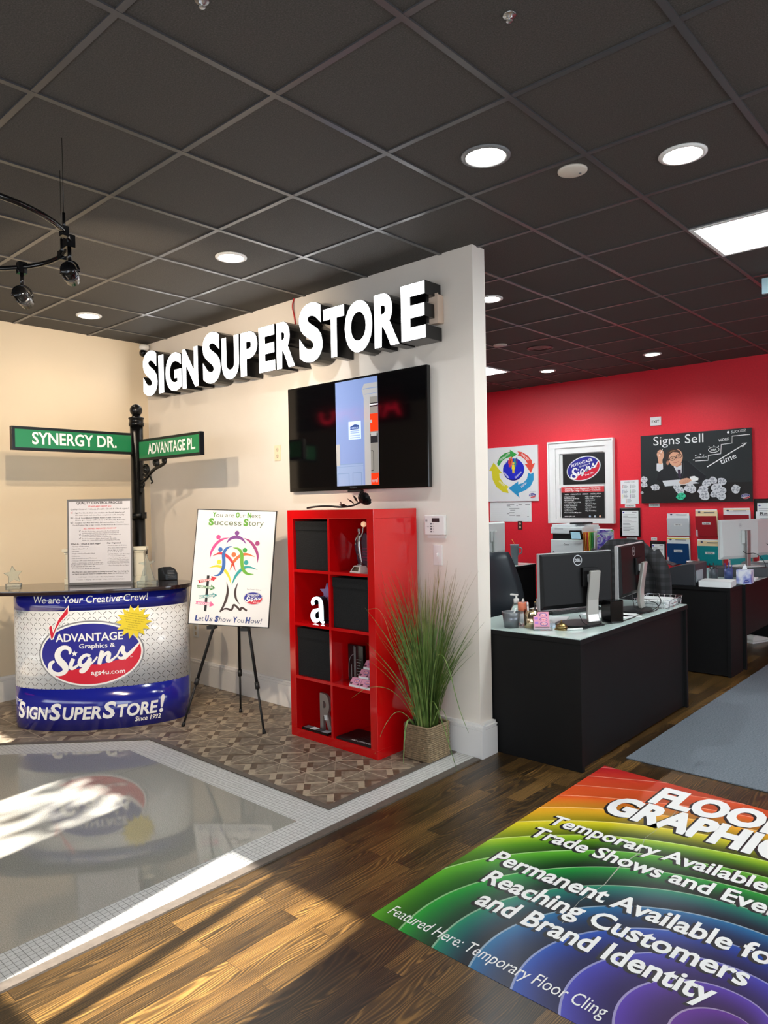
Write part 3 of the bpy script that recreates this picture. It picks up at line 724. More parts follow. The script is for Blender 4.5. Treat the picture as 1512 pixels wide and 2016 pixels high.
def wrap_sheet(name, z0, z1, m):
    vs = []; fs = []; nu = 96
    for j, z in enumerate((z0, z1)):
        for i in range(nu + 1):
            u = -_half + 2 * _half * i / nu; vs.append((u, z))
    g = G(); co = [wrap(u, z, 0) for u, z in vs] + [wrap(u, z, -.004) for u, z in vs]
    for i in range(nu):
        a, b, c, d = i, i + 1, nu + 1 + i + 1, nu + 1 + i; o = 2 * (nu + 1)
        fs += [(a, b, c, d), (a + o, d + o, c + o, b + o)]
    o = 2 * (nu + 1)
    for i in range(nu): fs += [(i, i + o, i + 1 + o, i + 1), (nu + 1 + i, nu + 2 + i, nu + 2 + i + o, nu + 1 + i + o)]
    me = bpy.data.meshes.new(name); me.from_pydata(co, [], fs); me.materials.append(m)
    at = me.attributes.new('sheet', 'FLOAT_VECTOR', 'POINT')
    for i, (u, z) in enumerate(vs + vs): at.data[i].vector = (u + 3.1, z + 3.1, 0)
    me.polygons.foreach_set('use_smooth', [True] * len(me.polygons)); me.update()
    ob = bpy.data.objects.new(name, me); COL.objects.link(ob); ob.parent = cnt
    return ob
wrap_sheet('printed_panel', .815, .930, CBLUE); wrap_sheet('printed_panel', .287, .815, PLATE); wrap_sheet('printed_panel', .004, .287, CBLUE)
for s_ in (-.56, .56): G().box(s_ - .02, s_ + .02, .0, .16, .004, .93).build('frame_post', STEEL, cnt)
sup = []
for i in range(72):
    t = 2 * PI * i / 72; c, s_ = math.cos(t), math.sin(t); e = 2 / 2.7
    sup.append((-.09 + .71 * math.copysign(abs(c) ** e, c), -.025 + .295 * math.copysign(abs(s_) ** e, s_)))
G().prism(sup, .930, .957, smooth=True).build('counter_top', mat('dark_brown_laminate', (38, 26, 26), .12, coat=.3), cnt, bevel=.004)
f = F()
f.text('We are Your Creative Crew!', -.405, .868, .047, INKW, 2, w=.765, shear=.16, bold=.006)
logo(f, -.022, .522, .70, 2, check=True)
st = star5(.262, .722, .118, .66, R(100), 14); f.poly(st, YEL, 12)
f.rot = (.262, .722, R(-14))
for k, (tx, w) in enumerate((('Additional Locations to Serve', .12), ('You: Graphics Signs Banners and', .15), ('more for your business needs', .14), ('Custom design and full', .12), ('installation available', .10), ('call us today', .07), ('Open Mon-Fri', .07), ('Satisfaction guaranteed', .11))): f.text(tx, .262, .775 - k * .0155, .0075, mat('star_ink', (120, 104, 20), .5), 13, w=w, align='c', res=1)
f.rot = None
# lower lettering: small capitals with taller initials
x = -.585
f.text('Your', -.618, .186, .028, INKW, 2, w=.085, shear=.2, bold=.03)
for body, h, w in (('S', .104, .090), ('IGN', .080, .185), ('S', .104, .095), ('UPER', .080, .262), ('S', .104, .095), ('TORE', .080, .275), ('!', .112, .045)):
    f.text(body, x, .083, h, INKW, 2, w=w - .006, bold=.045, shear=.18); x += w
f.text('Since 1992', .255, .040, .030, INKW, 2, w=.17, shear=.2, bold=.02)
build_wrapped(f, 'printed_graphic', cnt)

CR = cnt.rotation_euler.z
def on_counter(s, n): return (-4.947 + s * .6353 + n * .7723, 2.465 + s * .7723 - n * .6353, .957)
# -- the framed procedure sign on the counter
QW, QH = .457, .612
t = thing('tabletop_sign', 'framed grey quality control notice standing on the curved counter', 'sign', (-4.947, 2.451, .9575), .773)
GFR = mat('grey_sign_frame', (96, 94, 94), .4)
L_ = .033
def leaned(o, a=-L_): o.rotation_euler.x = a; return o
leaned(G().box(-QW / 2, QW / 2, 0, .008, 0, QH).build('frame', GFR, t, bevel=.002))
leaned(G().box(-.12, .12, .0085, .07, .0, .006).build('foot', GFR, t))
f = F(.0005); SHEET = mat('notice_sheet', (196, 194, 198), .35)
f.rect(-.2165, .020, .2165, .595, SHEET, 1)
qm = quadmap([(102, 125), (1182, 118), (1168, 1538), (108, 1545)], QW, QH)
def ql(tx, x0, x1, y, h, m, bold=0.0, shear=0.0, res=1):
    a = qm(x0, y); b = qm(x1, y); f.text(tx, a[0], a[1], h, m, 3, w=b[0] - a[0], bold=bold, shear=shear, res=res)
ql('QUALITY CONTROL PROCESS', 262, 1026, 206, .016, INK, .035, 0, 2); ql('STANDARD SHOP QC', 452, 842, 260, .011, REDI, .02, .2); ql('Quality Control = Check, Double Check & Check Again!', 160, 1125, 305, .0105, INKG, .01, .2)
for tx, x0, x1, y, bo in (('1 - Sign Pro Checks their own work to the Proof- Initial proof', 195, 1060, 364, .01), ('and then initial each Line Item completed on Packing Slip', 243, 1055, 402, 0), ('2 - Prod. Coordinator/ Admin Assist./ Lead- This is the', 195, 1002, 448, .02), ('FINAL QC - Initials All Products on Packing Slip & Proof(s)', 243, 1068, 486, .005), ('3 - Installer- for AGS INSTALL -Fill out Installation Checklist', 195, 1046, 530, .005), ('Check Packing Slip & Sign Count, Verify Address & Contact Client.', 190, 1126, 568, 0)): ql(tx, x0, x1, y, .0085, INK, bo)
ql('ALL SHIPPED/ FREIGHTED PRODUCT', 372, 918, 628, .010, REDI, .01, .2)
for tx, x0, x1, y in (('1 - Sign Pro Checks their own work to the Proof- Initial proof', 318, 958, 670), ('and then initial each Line Item completed on Packing Slip', 355, 956, 698), ('2 - Co-worker Checks Finished Product(s) to Proof- Initial Proof', 318, 990, 730), ('and then verifies Line Item(s) on Packing Slip', 355, 830, 758), ('3 - Prod. Coordinator/ Admin Assist/ Lead- This is the', 318, 915, 792), ('FINAL QC - Initials All Products on Packing Slip & Proof(s)', 355, 970, 820)): ql(tx, x0, x1, y, .0068, INK)
for x, y, k in ((178, 345, 1), (176, 430, 1), (176, 515, 1), (314, 648, .7), (314, 712, .7), (314, 774, .7)):
    f.band([qm(x - 20 * k, y), qm(x - 6 * k, y + 16 * k), qm(x + 20 * k, y - 18 * k)], [.002, .004, .002], REDI if (x, y) == (178, 345) else INK, 3)
ql('What do I Check at each stage?', 160, 652, 880, .0098, INK, .03, .15); ql('Stay Organized', 755, 990, 870, .0098, INK, .03, .15)
for tx, x1, y in (('- Quality of Fabrication', 458, 918), ('- Signed Client Proof', 438, 958), ('- Quantity', 298, 1000), ('- Single Sided or Double Sided', 556, 1036), ('- Substrate', 316, 1078), ('- Size Dimensions and Thickness', 590, 1114), ('- Color(s): DM Color Paint and/ or Print', 656, 1154), ('- ADD or AGS Sticker on back of all AB signs', 690, 1192), ('Barrage Sticker on upper bottom right hand corner', 694, 1216), ('Posts sequential # of the same way', 560, 1248), ('- Text and Layout- Exactly like the Proof', 632, 1284)): ql(tx, 170, x1, y, .0075, INK)
for tx, x1, y in (('- Protect Signs at all times', 1084, 908), ('- Put Same Sizes together', 1084, 948), ('- Keep Signs in Order', 1030, 985), ('(1, 2, 3 or A, B, C)', 998, 1014), ('- AFTER FINAL QC- Box any/', 1124, 1052), ('or wrap and label signs', 1058, 1080), ('- Mark Packing Slip Number', 1100, 1118), ('on separation Sign of each order', 1116, 1144), ('or fits placed on Thickness/Size', 1114, 1170), ('Proof labeled Important Material', 1116, 1196), ('- Tape Packing Slip on Signs', 1108, 1236)): ql(tx, 762, x1, y, .0072, INK)
ql('After Final QC- place signs together in Sorting Room and Tape One Packing Slip', 178, 1110, 1340, .0088, INK, .02); ql('on Sign(s) and give Job Packet to Creative Admin. Assist. for the Delivery Step.', 186, 1095, 1372, .0088, INK, .02)
ql('+ AGS Install   + Vendor Install   + Pick-Up by Customer   + Delivery', 280, 1008, 1420, .0068, INK); ql('+ Courier   + Shipping - UPS or FedEx   + Mail - USPS   + Crate & Freight', 252, 1032, 1462, .0068, INK)
o = f.build('printed_notice', t); leaned(o)

# -- cream model post behind the notice
PVC = mat('cream_vinyl', (206, 200, 180), .4)
p = on_counter(.005, -.115); t = thing('monument_post_sample', 'cream moulded sample monument with capped ends behind the framed notice', 'sign sample', p, CR)
G().box(-.20, .20, -.02, .03, 0, .235).build('panel', PVC, t, bevel=.003)
for sx in (-1, 1):
    c = sx * .235
    g = G().box(c - .045, c + .045, -.05, .05, .0, .045).box(c - .036, c + .036, -.04, .04, .045, .22).box(c - .043, c + .043, -.047, .047, .22, .235).box(c - .055, c + .055, -.06, .06, .235, .258)
    g.build('pillar', PVC, t, bevel=.003)
# -- glass star award, right
p = on_counter(.322, .062); t = thing('glass_award', 'tall clear glass star award at the right end of counter', 'award', p, CR)
G().box(-.068, .068, -.03, .03, .0, .024).build('base', GLASS, t, bevel=.003)
G().prism([(-.05, .0245), (.05, .0245), (.019, .135), (.060, .165), (.014, .160), (.0, .215), (-.014, .162), (-.060, .150), (-.019, .135)], -.008, .008, axis='y').build('star', GLASS, t, bevel=.002)
p = on_counter(-.625, -.09); t = thing('glass_award', 'small clear glass star award at the left end of counter', 'award', p, CR)
G().box(-.05, .05, -.025, .025, .0, .022).build('base', GLASS, t, bevel=.003)
G().prism([(x * 1.0, z + .082) for x, z in star5(0, 0, .066, .48, R(96))], -.008, .008, axis='y').build('star', GLASS, t, bevel=.002)
p = on_counter(.43, -.17); t = thing('black_plaque', 'small rounded black plaque standing behind the tall glass award', 'award', p, CR)
G().prism([(-.07, 0), (.07, 0), (.07, .05), (.05, .085), (.02, .1), (-.03, .1), (-.07, .09)], -.012, .012, axis='y').build('body', BLACKG, t, bevel=.004)
f = F(.0005)
for k in range(5): f.rect(.0, .07 - k * .012, .05 - .006 * (k % 2), .074 - k * .012, INKG, 1)
f.build('lettering', t, y=-.0122)

# ================================================================ STREET NAME POST
px, py = -5.30, 2.955
t = thing('street_sign_post', 'black ornamental street sign post with ball finial behind the counter', 'sign post', (px, py, 0))
IRON = mat('black_cast_iron', (9, 9, 10), .3, spec=.35)
G().lathe([(.11, 0), (.11, .03), (.08, .06), (.06, .10), (.05, .12), (.05, 2.15)], n=32).build('pole', IRON, t)
G().lathe([(.05, 2.15), (.058, 2.15), (.058, 2.175), (.054, 2.18), (.054, 2.205), (.06, 2.205), (.06, 2.215), (.034, 2.225), (.03, 2.24)], n=32).ball((0, 0, 2.276), .048, 24).build('finial', IRON, t)
for z in (1.415, 1.13): G().lathe([(.05, z), (.063, z), (.063, z + .05), (.05, z + .05)], n=32).box(.055, .072, -.01, .01, z + .005, z + .045).build('collar', IRON, t)
def blade(loc, rz, L, text, tu, tw, th, cond):
    b = G().box(-L / 2, L / 2, -.018, .018, 0, .168); o = b.build('sign_blade', IRON, t, bevel=.003); o.location = loc; o.rotation_euler.z = rz
    GR = mat('street_sign_green', (12, 120, 70), .3)
    f = F(.0006); f.rect(-L / 2 + .022, .020, L / 2 - .012, .148, GR, 1); f.text(text, tu, .048, th, INKW, 2, w=tw, bold=.03, space=1.0); q = f.build('lettering', o, y=-.0183)
    f = F(.0006); f.rect(-L / 2 + .022, .020, L / 2 - .012, .148, GR, 1); f.text(text, tu, .048, th, INKW, 2, w=tw, bold=.03); q = f.build('lettering', o); q.rotation_euler.z = PI; q.location.y = .0183
blade((0, -.50, 1.922), PI / 2, .905, 'SYNERGY DR.', -.315, .635, .083, 0)
blade((.475, -.0, 1.868), 0, .86, 'ADVANTAGE PL.', -.275, .645, .078, 1)
def spiral(c, r0, r1, a0, a1, n=26): return [(c[0] + (r0 + (r1 - r0) * i / n) * math.cos(a0 + (a1 - a0) * i / n), 0, c[1] + (r0 + (r1 - r0) * i / n) * math.sin(a0 + (a1 - a0) * i / n)) for i in range(n + 1)]
g = G()
g.tube(smooth3([(.05, 0, 1.67), (.085, 0, 1.66), (.10, 0, 1.685), (.085, 0, 1.705), (.07, 0, 1.69)]), .008, 8)
g.tube(smooth3([(.055, 0, 1.70), (.12, 0, 1.72), (.19, 0, 1.765), (.26, 0, 1.80), (.34, 0, 1.815), (.40, 0, 1.835)]), .013, 8)
g.tube(spiral((.125, 1.80), .05, .008, -PI * .7, PI * 2.6), .011, 8); g.tube(spiral((.275, 1.845), .045, .008, -PI * .6, PI * 2.4), .011, 8); g.tube(spiral((.395, 1.855), .025, .006, -PI * .5, PI * 2.2), .010, 8)
g.tube(smooth3([(.19, 0, 1.765), (.20, 0, 1.72), (.23, 0, 1.70), (.205, 0, 1.69)]), [.009] * 0 or .007, 8); g.ball((.125, 0, 1.80), .02, 12); g.ball((.275, 0, 1.845), .017, 12); g.box(.045, .06, -.012, .012, 1.62, 1.868)
g.build('scroll_bracket', IRON, t)

# ================================================================ POSTER ON A TRIPOD EASEL
EZ = thing('tripod_easel', 'black folding tripod easel standing on the patterned floor', 'easel', (-4.13, 2.94, 0))
hub = Vector((-4.215, 3.105, 1.19)) - Vector((-4.13, 2.94, 0))
for fx, fy in ((-4.33, 2.71), (-3.765, 2.955), (-4.287, 3.157)):
    ft = Vector((fx - -4.13, fy - 2.94, .012)); top = hub + Vector((0, 0, 0)); m_ = ft.lerp(top, .24); d = (top - ft).normalized()
    g = G().tube([ft, m_], .0075, 10).tube([m_, top], .0105, 10).tube([m_ - d * .022, m_ + d * .022], .0155, 12); lg = g.build('leg', BLACKM, EZ)
    G().tube([ft - d * .012, ft + d * .02], [.014, .010], 12).build('rubber_foot', BLACKM, lg)
G().cyl(hub + Vector((-.01, .0, -.5)), hub + Vector((0, 0, .2)), .009, n=10).obox(hub, (.05, .02, 0), (-.008, .02, 0), (0, 0, .03)).build('mast', BLACKM, EZ)
BO = Vector((-4.092, 2.921, .681)); byaw, blean, broll = .571, .161, -.043
bm_ = Matrix.Translation(BO) @ Matrix.Rotation(byaw, 4, 'Z') @ Matrix.Rotation(-blean, 4, 'X') @ Matrix.Rotation(broll, 4, 'Y').inverted()
hk = [bm_ @ Vector((sx * .12, .02, -.012)) - Vector((-4.13, 2.94, 0)) for sx in (-1, 1)]
for h_ in hk: G().obox(h_, (.022, .014, 0), (-.014, .025, 0), (0, 0, .011)).build('holder', BLACKM, EZ)
PW, PH = .583, .803
t = thing('easel_poster', 'white framed poster with colourful people tree resting on the easel', 'poster', BO)
t.rotation_euler = bm_.to_euler()
G().box(-PW / 2, PW / 2, .0, .012, 0, PH).build('frame', BLACKM, t, bevel=.002)
f = F(.0005); PB = mat('poster_white', (222, 222, 222), .25); f.rect(-PW / 2 + .007, .007, PW / 2 - .007, PH - .007, PB, 1)
pm = quadmap([(165, 28), (1475, 28), (1335, 1985), (0, 1925)], PW, PH)
K = lambda P: [pm(x, y) for x, y in P]
GT = mat('poster_green', (84, 150, 44), .5); BT = mat('poster_navy', (40, 62, 130), .5); BRN = mat('poster_brown', (58, 40, 38), .5)
def mixed(parts, y, m, shear=0.0):
    for tx, x0, x1, h, bold in parts:
        a = pm(x0, y); b = pm(x1, y); f.text(tx, a[0], a[1], h, m, 3, w=b[0] - a[0], bold=bold, shear=shear)
DKG = mat('poster_dark_green', (78, 96, 66), .5)
for P_, m in (([('Y', 415, 470, .033, .07), ('O', 795, 855, .033, .09), ('N', 985, 1050, .033, .09)], GT), ([('ou are', 470, 765, .030, .0), ('ur', 858, 950, .030, .0), ('ext', 1052, 1200, .030, .0)], DKG)): mixed(P_, 152, m)
for P_, m in (([('S', 345, 432, .044, .09), ('S', 918, 1000, .044, .09)], GT), ([('uccess', 440, 885, .040, 0), ('tory', 1003, 1252, .040, 0)], DKG)): mixed(P_, 286, m)
f2 = f
BTD = mat('poster_dark_navy', (58, 72, 104), .5)
for P_, y in (([('L', 115, 178, .036, .07)], 1862), ([('U', 285, 345, .036, .09)], 1868), ([('S', 438, 505, .036, .09)], 1876), ([('Y', 745, 812, .036, .07)], 1890), ([('H', 945, 1030, .036, .09)], 1896)): mixed(P_, y, BT, .15)
for P_, y in (([('et', 178, 265, .034, 0)], 1866), ([('s', 350, 410, .034, 0)], 1872), ([('how', 510, 715, .034, 0)], 1880), ([('ou', 815, 925, .034, 0)], 1892), ([('ow!', 1035, 1220, .034, 0)], 1900)): mixed(P_, y, BTD, .15)
def arc_(P, W, m, l=3): f.band(K(P), [w * .00044 for w in W], m, l, smooth=3)
TW = (4, 40, 48, 40, 4)
arc_([(368, 840), (390, 720), (465, 600), (560, 520), (685, 492)], TW, MAG); arc_([(638, 588), (700, 505), (800, 472), (900, 500), (965, 592)], (4, 44, 56, 44, 4), PUR); arc_([(930, 495), (1030, 540), (1110, 640), (1160, 770), (1150, 900)], TW, mat('plum_print', (150, 40, 110), .5))
arc_([(735, 628), (640, 660), (585, 760), (600, 880), (590, 1000), (530, 1110), (430, 1125)], (4, 40, 56, 54, 56, 40, 4), BLU, 5)
arc_([(745, 655), (850, 670), (900, 760), (890, 900), (910, 1020), (980, 1090), (1090, 1088)], (4, 40, 56, 54, 56, 40, 4), mat('leaf_print', (96, 164, 44), .5), 5)
arc_([(415, 795), (540, 740), (650, 790), (740, 890), (790, 1040)], TW, mat('crimson_print', (200, 44, 56), .5), 4); arc_([(1110, 800), (960, 745), (830, 800), (740, 910), (695, 1030)], TW, ORA, 4)
arc_([(350, 995), (500, 950), (600, 1010), (680, 1120), (715, 1260)], TW, YEL, 4); arc_([(1150, 1010), (980, 955), (870, 1020), (780, 1130), (728, 1270)], TW, TEAL, 4)
for x, y, m in ((510, 486, MAG), (816, 413, PUR), (1150, 577, mat('plum_print', (150, 40, 110), .5)), (541, 690, BLU), (944, 693, GRN), (760, 770, ORA), (521, 897, YEL), (964, 897, TEAL)): c = pm(x, y); f.oval(c[0], c[1], .0165, .0165, m, 4, 28)
arc_([(640, 1220), (665, 1350), (640, 1500), (590, 1620), (530, 1720)], (4, 34, 44, 34, 26), BRN); arc_([(825, 1240), (775, 1370), (790, 1500), (855, 1590)], (6, 40, 34, 4), BRN)
arc_([(530, 1720), (620, 1650), (730, 1700), (750, 1590), (800, 1620), (870, 1700), (880, 1630), (975, 1695)], (12, 26, 34, 34, 30, 36, 30, 30), BRN)
f.poly(K([(320, 1120), (362, 1122), (308, 1712), (268, 1708)]), INK, 3)
def arrow(P, m, tx, l=4):
    f.poly(K(P), m, l)
for P, m, tx, a, b, rot in (([(165, 1205), (395, 1165), (390, 1130), (478, 1158), (418, 1215), (410, 1195), (180, 1250), (190, 1225)], mat('crimson_print', (200, 44, 56), .5), 'DESIGN', (215, 1232), (385, 1200), 1), ([(150, 1280), (385, 1300), (390, 1272), (458, 1328), (372, 1368), (375, 1342), (160, 1322), (172, 1300)], mat('olive_print', (70, 132, 70), .5), 'FABRICATION', (178, 1318), (410, 1338), 1), ([(178, 1455), (410, 1430), (412, 1405), (488, 1440), (420, 1492), (418, 1468), (185, 1505), (196, 1478)], mat('aqua_print', (70, 150, 152), .5), 'INSTALLATION', (192, 1496), (445, 1462), 1), ([(135, 1545), (375, 1570), (378, 1545), (438, 1608), (358, 1640), (362, 1615), (130, 1590), (146, 1568)], mat('pink_print', (220, 100, 150), .5), 'SUCCESS!', (165, 1588), (370, 1608), 1)):
    f.poly(K(P), m, 4); ua = pm(*a); ub = pm(*b); f.rot = (ua[0], ua[1], math.atan2(ub[1] - ua[1], ub[0] - ua[0])); f.text(tx, ua[0], ua[1], .012, INKW, 6, w=math.hypot(ub[0] - ua[0], ub[1] - ua[1]), bold=.03); f.rot = None
c = pm(1080, 1487); logo(f, c[0], c[1], .138, 3, small=True)
a = pm(975, 1350); f.text('Your Creative Crew at', a[0], a[1], .009, INKG, 3, w=.102, shear=.2)
f.build('printed_graphic', t)
# ================================================================ RED CUBE SHELF
RED = mat('red_gloss_lacquer', (206, 8, 14), .10, coat=.5)
SX, SY, SW_, SD_, SH_ = -3.614, 3.062, .766, .393, 1.465
t = thing('cube_shelf', 'glossy red cube shelf of eight compartments below the television', 'shelf', (SX, SY, 0))
E_ = .055; D_ = .018
G().box(0, E_, 0, SD_, E_, SH_ - E_).build('side_panel', RED, t, bevel=.002); G().box(SW_ - E_, SW_, 0, SD_, E_, SH_ - E_).build('side_panel', RED, t, bevel=.002)
G().box(0, SW_, 0, SD_, SH_ - E_, SH_).build('top_panel', RED, t, bevel=.002); G().box(0, SW_, 0, SD_, 0, E_).build('bottom_panel', RED, t, bevel=.002)
G().box(SW_ / 2 - D_ / 2, SW_ / 2 + D_ / 2, .003, SD_ - .006, E_, SH_ - E_).build('divider', RED, t)
G().box(E_, SW_ - E_, SD_ - .006, SD_, E_, SH_ - E_).build('back_panel', RED, t)
CW = (SW_ - 2 * E_ - D_) / 2; CHh = (SH_ - 2 * E_ - 3 * D_) / 4
for r in range(1, 4):
    z = E_ + r * CHh + (r - 1) * D_
    for c in range(2): G().box(E_ + c * (CW + D_), E_ + c * (CW + D_) + CW, .003, SD_ - .006, z, z + D_).build('shelf_board', RED, t)
def cell(row, col, fx=.5, dy=.12):
    """point on the floor of a compartment, row 0 on top"""
    r = 3 - row; return (SX + E_ + col * (CW + D_) + CW * fx, SY + dy, E_ + r * (CHh + D_))
FAB = mat('black_fabric', (12, 13, 14), .9, noise=.3, nscale=90, bump=.3)
def bin_(row, col, lab):
    p = cell(row, col, .5, .018); b = thing('fabric_bin', lab, 'storage bin', p, 0, 'black fabric bins in the red shelf')
    w, h, d = .306, .308, .35
    G().box(-w / 2, w / 2, 0, .006, 0, h).box(-w / 2, w / 2, d - .006, d, 0, h).box(-w / 2, -w / 2 + .006, .006, d - .006, 0, h).box(w / 2 - .006, w / 2, .006, d - .006, 0, h).box(-w / 2, w / 2, .006, d - .006, 0, .006).build('body', FAB, b, bevel=.003)
    G().box(-w / 2 - .001, w / 2 + .001, -.004, .0, h - .058, h).build('folded_edge', FAB, b, bevel=.002)
bin_(0, 0, 'black fabric bin in the top left compartment of red shelf'); bin_(1, 1, 'black fabric bin on the right side, second row of red shelf'); bin_(2, 0, 'black fabric bin on the left side, third row of red shelf')
VIO = mat('violet_acrylic', (70, 18, 52), .1, trans=.35)
p = cell(0, 1, .33, .21); t = thing('pentagon_award', 'dark violet star shaped award beside the silver statuette', 'award', p)
PT = [(-.10, .155), (.0, .235), (.10, .155), (.062, .018), (-.062, .018)]
G().prism(PT, 0, .022, axis='y').box(-.065, .065, -.004, .03, 0, .018).build('body', VIO, t, bevel=.004)
f = F(.0005)
for k in range(5): f.rect(-.05 + .004 * k, .13 - k * .018, .05 - .004 * k, .135 - k * .018, mat('etched_violet', (140, 50, 90), .4), 1)
f.build('lettering', t)
p = cell(0, 1, .60, .06); t = thing('statuette_trophy', 'small silver figure trophy holding up a glowing ball on white base', 'trophy', p, R(-12))
G()._add([(-.052, -.035, 0), (.052, -.035, 0), (.052, .045, 0), (-.052, .045, 0), (-.035, -.012, .04), (.035, -.012, .04), (.035, .03, .04), (-.035, .03, .04)], [(3, 2, 1, 0), (4, 5, 6, 7), (0, 1, 5, 4), (1, 2, 6, 5), (2, 3, 7, 6), (3, 0, 4, 7)]).build('base', mat('marble_white', (205, 196, 188), .3, noise=.06, nscale=40), t, bevel=.002)
G()._add([(-.034, -.0305, .009), (.034, -.0305, .009), (.027, -.0165, .034), (-.027, -.0165, .034)], [(0, 1, 2, 3)]).build('name_plate', BLACKG, t)
def skin_body(name, verts, edges, m, parent, root=0):
    me = bpy.data.meshes.new(name); me.from_pydata([v[:3] for v in verts], edges, []); o = bpy.data.objects.new(name, me); COL.objects.link(o); o.parent = parent
    me.materials.append(m); md = o.modifiers.new('skin', 'SKIN'); md.use_smooth_shade = True
    for i, v in enumerate(verts): d = me.skin_vertices[0].data[i]; d.radius = (v[3], v[3]); d.use_root = (i == root)
    s = o.modifiers.new('sub', 'SUBSURF'); s.levels = 2; s.render_levels = 2
    return o
z0 = .048
B_ = [(0, .01, z0 + .105, .016), (0, .008, z0 + .135, .012), (0, .01, z0 + .165, .017), (0, .01, z0 + .19, .007), (0, .008, z0 + .207, .013), (0, .008, z0 + .222, .010),
      (.012, .006, z0 + .06, .010), (.018, .01, z0 + .012, .0055), (.022, .0, z0 + .002, .0055), (-.010, .012, z0 + .062, .010), (.0, .022, z0 + .015, .0055), (.004, .014, z0 + .003, .0055),
      (-.024, .01, z0 + .172, .007), (-.038, .006, z0 + .145, .0052), (-.022, -.004, z0 + .118, .0045), (.024, .01, z0 + .174, .007), (.042, .006, z0 + .195, .0052), (.050, .004, z0 + .225, .0045)]
G().cyl((.01, .01, .04), (.01, .01, .05), .024, .022, 20).build('stand', STEEL, t)
skin_body('figure', B_, [(0, 1), (1, 2), (2, 3), (3, 4), (4, 5), (0, 6), (6, 7), (7, 8), (0, 9), (9, 10), (10, 11), (2, 12), (12, 13), (13, 14), (2, 15), (15, 16), (16, 17)], STEEL, t)
G().ball((.054, .004, z0 + .243), .017, 16).build('ball', mat('amber_ball', (240, 190, 150), .3, emit=.6), t)
p = cell(0, 1, .70, .17); t = thing('crystal_award', 'dark red tinted clear block award behind the statuette', 'award', p)
G().box(-.028, .028, 0, .04, 0, .20).build('body', mat('red_tint_glass', (120, 14, 30), .05, trans=.5), t, bevel=.003)
# row 2: lit letter and star
p = cell(1, 0, .50, .05); t = thing('lit_letter', 'white glowing letter a with black sides in the red shelf', 'letter sign', p, R(6))
u = .00066 * 1.0
def AP(P): return [((x - 270) * .00102, (950 - y) * .00102) for x, y in P]
AL = [([(232, 825), (240, 800), (270, 790), (298, 800), (304, 840), (304, 915), (312, 940), (330, 938)], [26, 24, 18, 30, 38, 38, 24, 10]), ([(302, 858), (270, 866), (240, 880), (232, 910), (248, 936), (280, 930), (304, 905)], [14, 22, 34, 40, 34, 20, 14])]
g = G(); q = G()
for P, W in AL:
    o_ = band_outline(AP(P), [w * .00102 for w in W]); g.prism(o_, .002, .05, axis='y'); o2 = band_outline(AP(P), [max(.004, w * .00102 - .002) for w in W])
    q.prism(o2, -.001, .0019, axis='y')
o_ = [(AP([(236, 826)])[0][0] + .014 * math.cos(a * PI / 8), AP([(236, 826)])[0][1] + .014 * math.sin(a * PI / 8)) for a in range(16)]
g.prism(o_, .002, .05, axis='y'); q.prism(o_, -.001, .0019, axis='y')
g.build('return', LSIDE, t); q.build('face', mat('lit_small_face', (226, 250, 255), .4, emit=2.2), t)
p = cell(1, 0, .60, .13); t = thing('star_trophy', 'clear violet star trophy standing behind the glowing letter a', 'trophy', p, R(8))
CV = mat('clear_violet', (176, 160, 220), .08, trans=.5)
G().prism([(x, z + .19) for x, z in star5(-.02, 0, .062, .45)], 0, .016, axis='y').build('star', CV, t, bevel=.002)
G().prism([(-.03, .02), (.03, .02), (.016, .15), (-.02, .16)], .002, .016, axis='y').box(-.045, .045, -.02, .04, 0, .02).build('stem', CV, t, bevel=.002)
# row 3: engraved block and card packs
p = cell(2, 1, .28, .12); t = thing('engraved_award', 'tall black engraved award with silver stripes beside the card packs', 'award', p)
G().box(-.065, .065, 0, .025, 0, .225).build('body', BLACKG, t, bevel=.002)
f = F(.0005); EG = mat('engraved_grey', (130, 130, 130), .4)
for u_, a, b in ((-.038, .02, .10), (-.014, .02, .218), (-.004, .02, .215)): f.rect(u_, a, u_ + .005, b, EG, 1)
f.band([(-.06, .02), (-.062, .09), (-.045, .15), (-.01, .17)], .003, EG, 2, smooth=2)
for k in range(6): f.rect(.008, .135 - k * .018, .05 - .006 * (k % 3), .138 - k * .018, EG, 1)
f.build('engraving', t)
def card_pack(p, rz, lab, grp='pink business card packs'):
    b = thing('card_pack', lab, 'card pack', p, rz, grp)
    G().box(-.042, .042, 0, .05, 0, .012).build('stack', PAPER, b)
    q = G(); q._add([(-.042, 0, .012), (.042, 0, .012), (.042, .03, .048), (-.042, .03, .048), (-.042, .05, .048), (.042, .05, .048), (.042, .05, .012), (-.042, .05, .012)], [(0, 1, 2, 3), (3, 2, 5, 4), (4, 5, 6, 7), (0, 3, 4, 7), (1, 6, 5, 2), (0, 7, 6, 1)]); q.build('wrapper', mat('pink_card', (222, 150, 176), .35), b)
    f = F(.0006, fn=lambda a, c, d: (a, .0 + c * .64 - d * .77, .012 + c * .768 + d * .64))
    f.oval(.008, .028, .022, .012, LBLUE, 1, 20); f.oval(.008, .028, .019, .009, mat('pink_light', (240, 196, 208), .4), 2, 20); f.text('Signs', -.008, .024, .009, REDI, 3, w=.03, bold=.02); f.rect(-.04, .004, -.02, .016, mat('maroon_print', (90, 40, 56), .5), 1); f.poly([(.014, .004), (.038, .004), (.03, .018)], mat('maroon_print', (90, 40, 56), .5), 1); f.build('printed_graphic', b)
c = cell(2, 1, .56, .012)
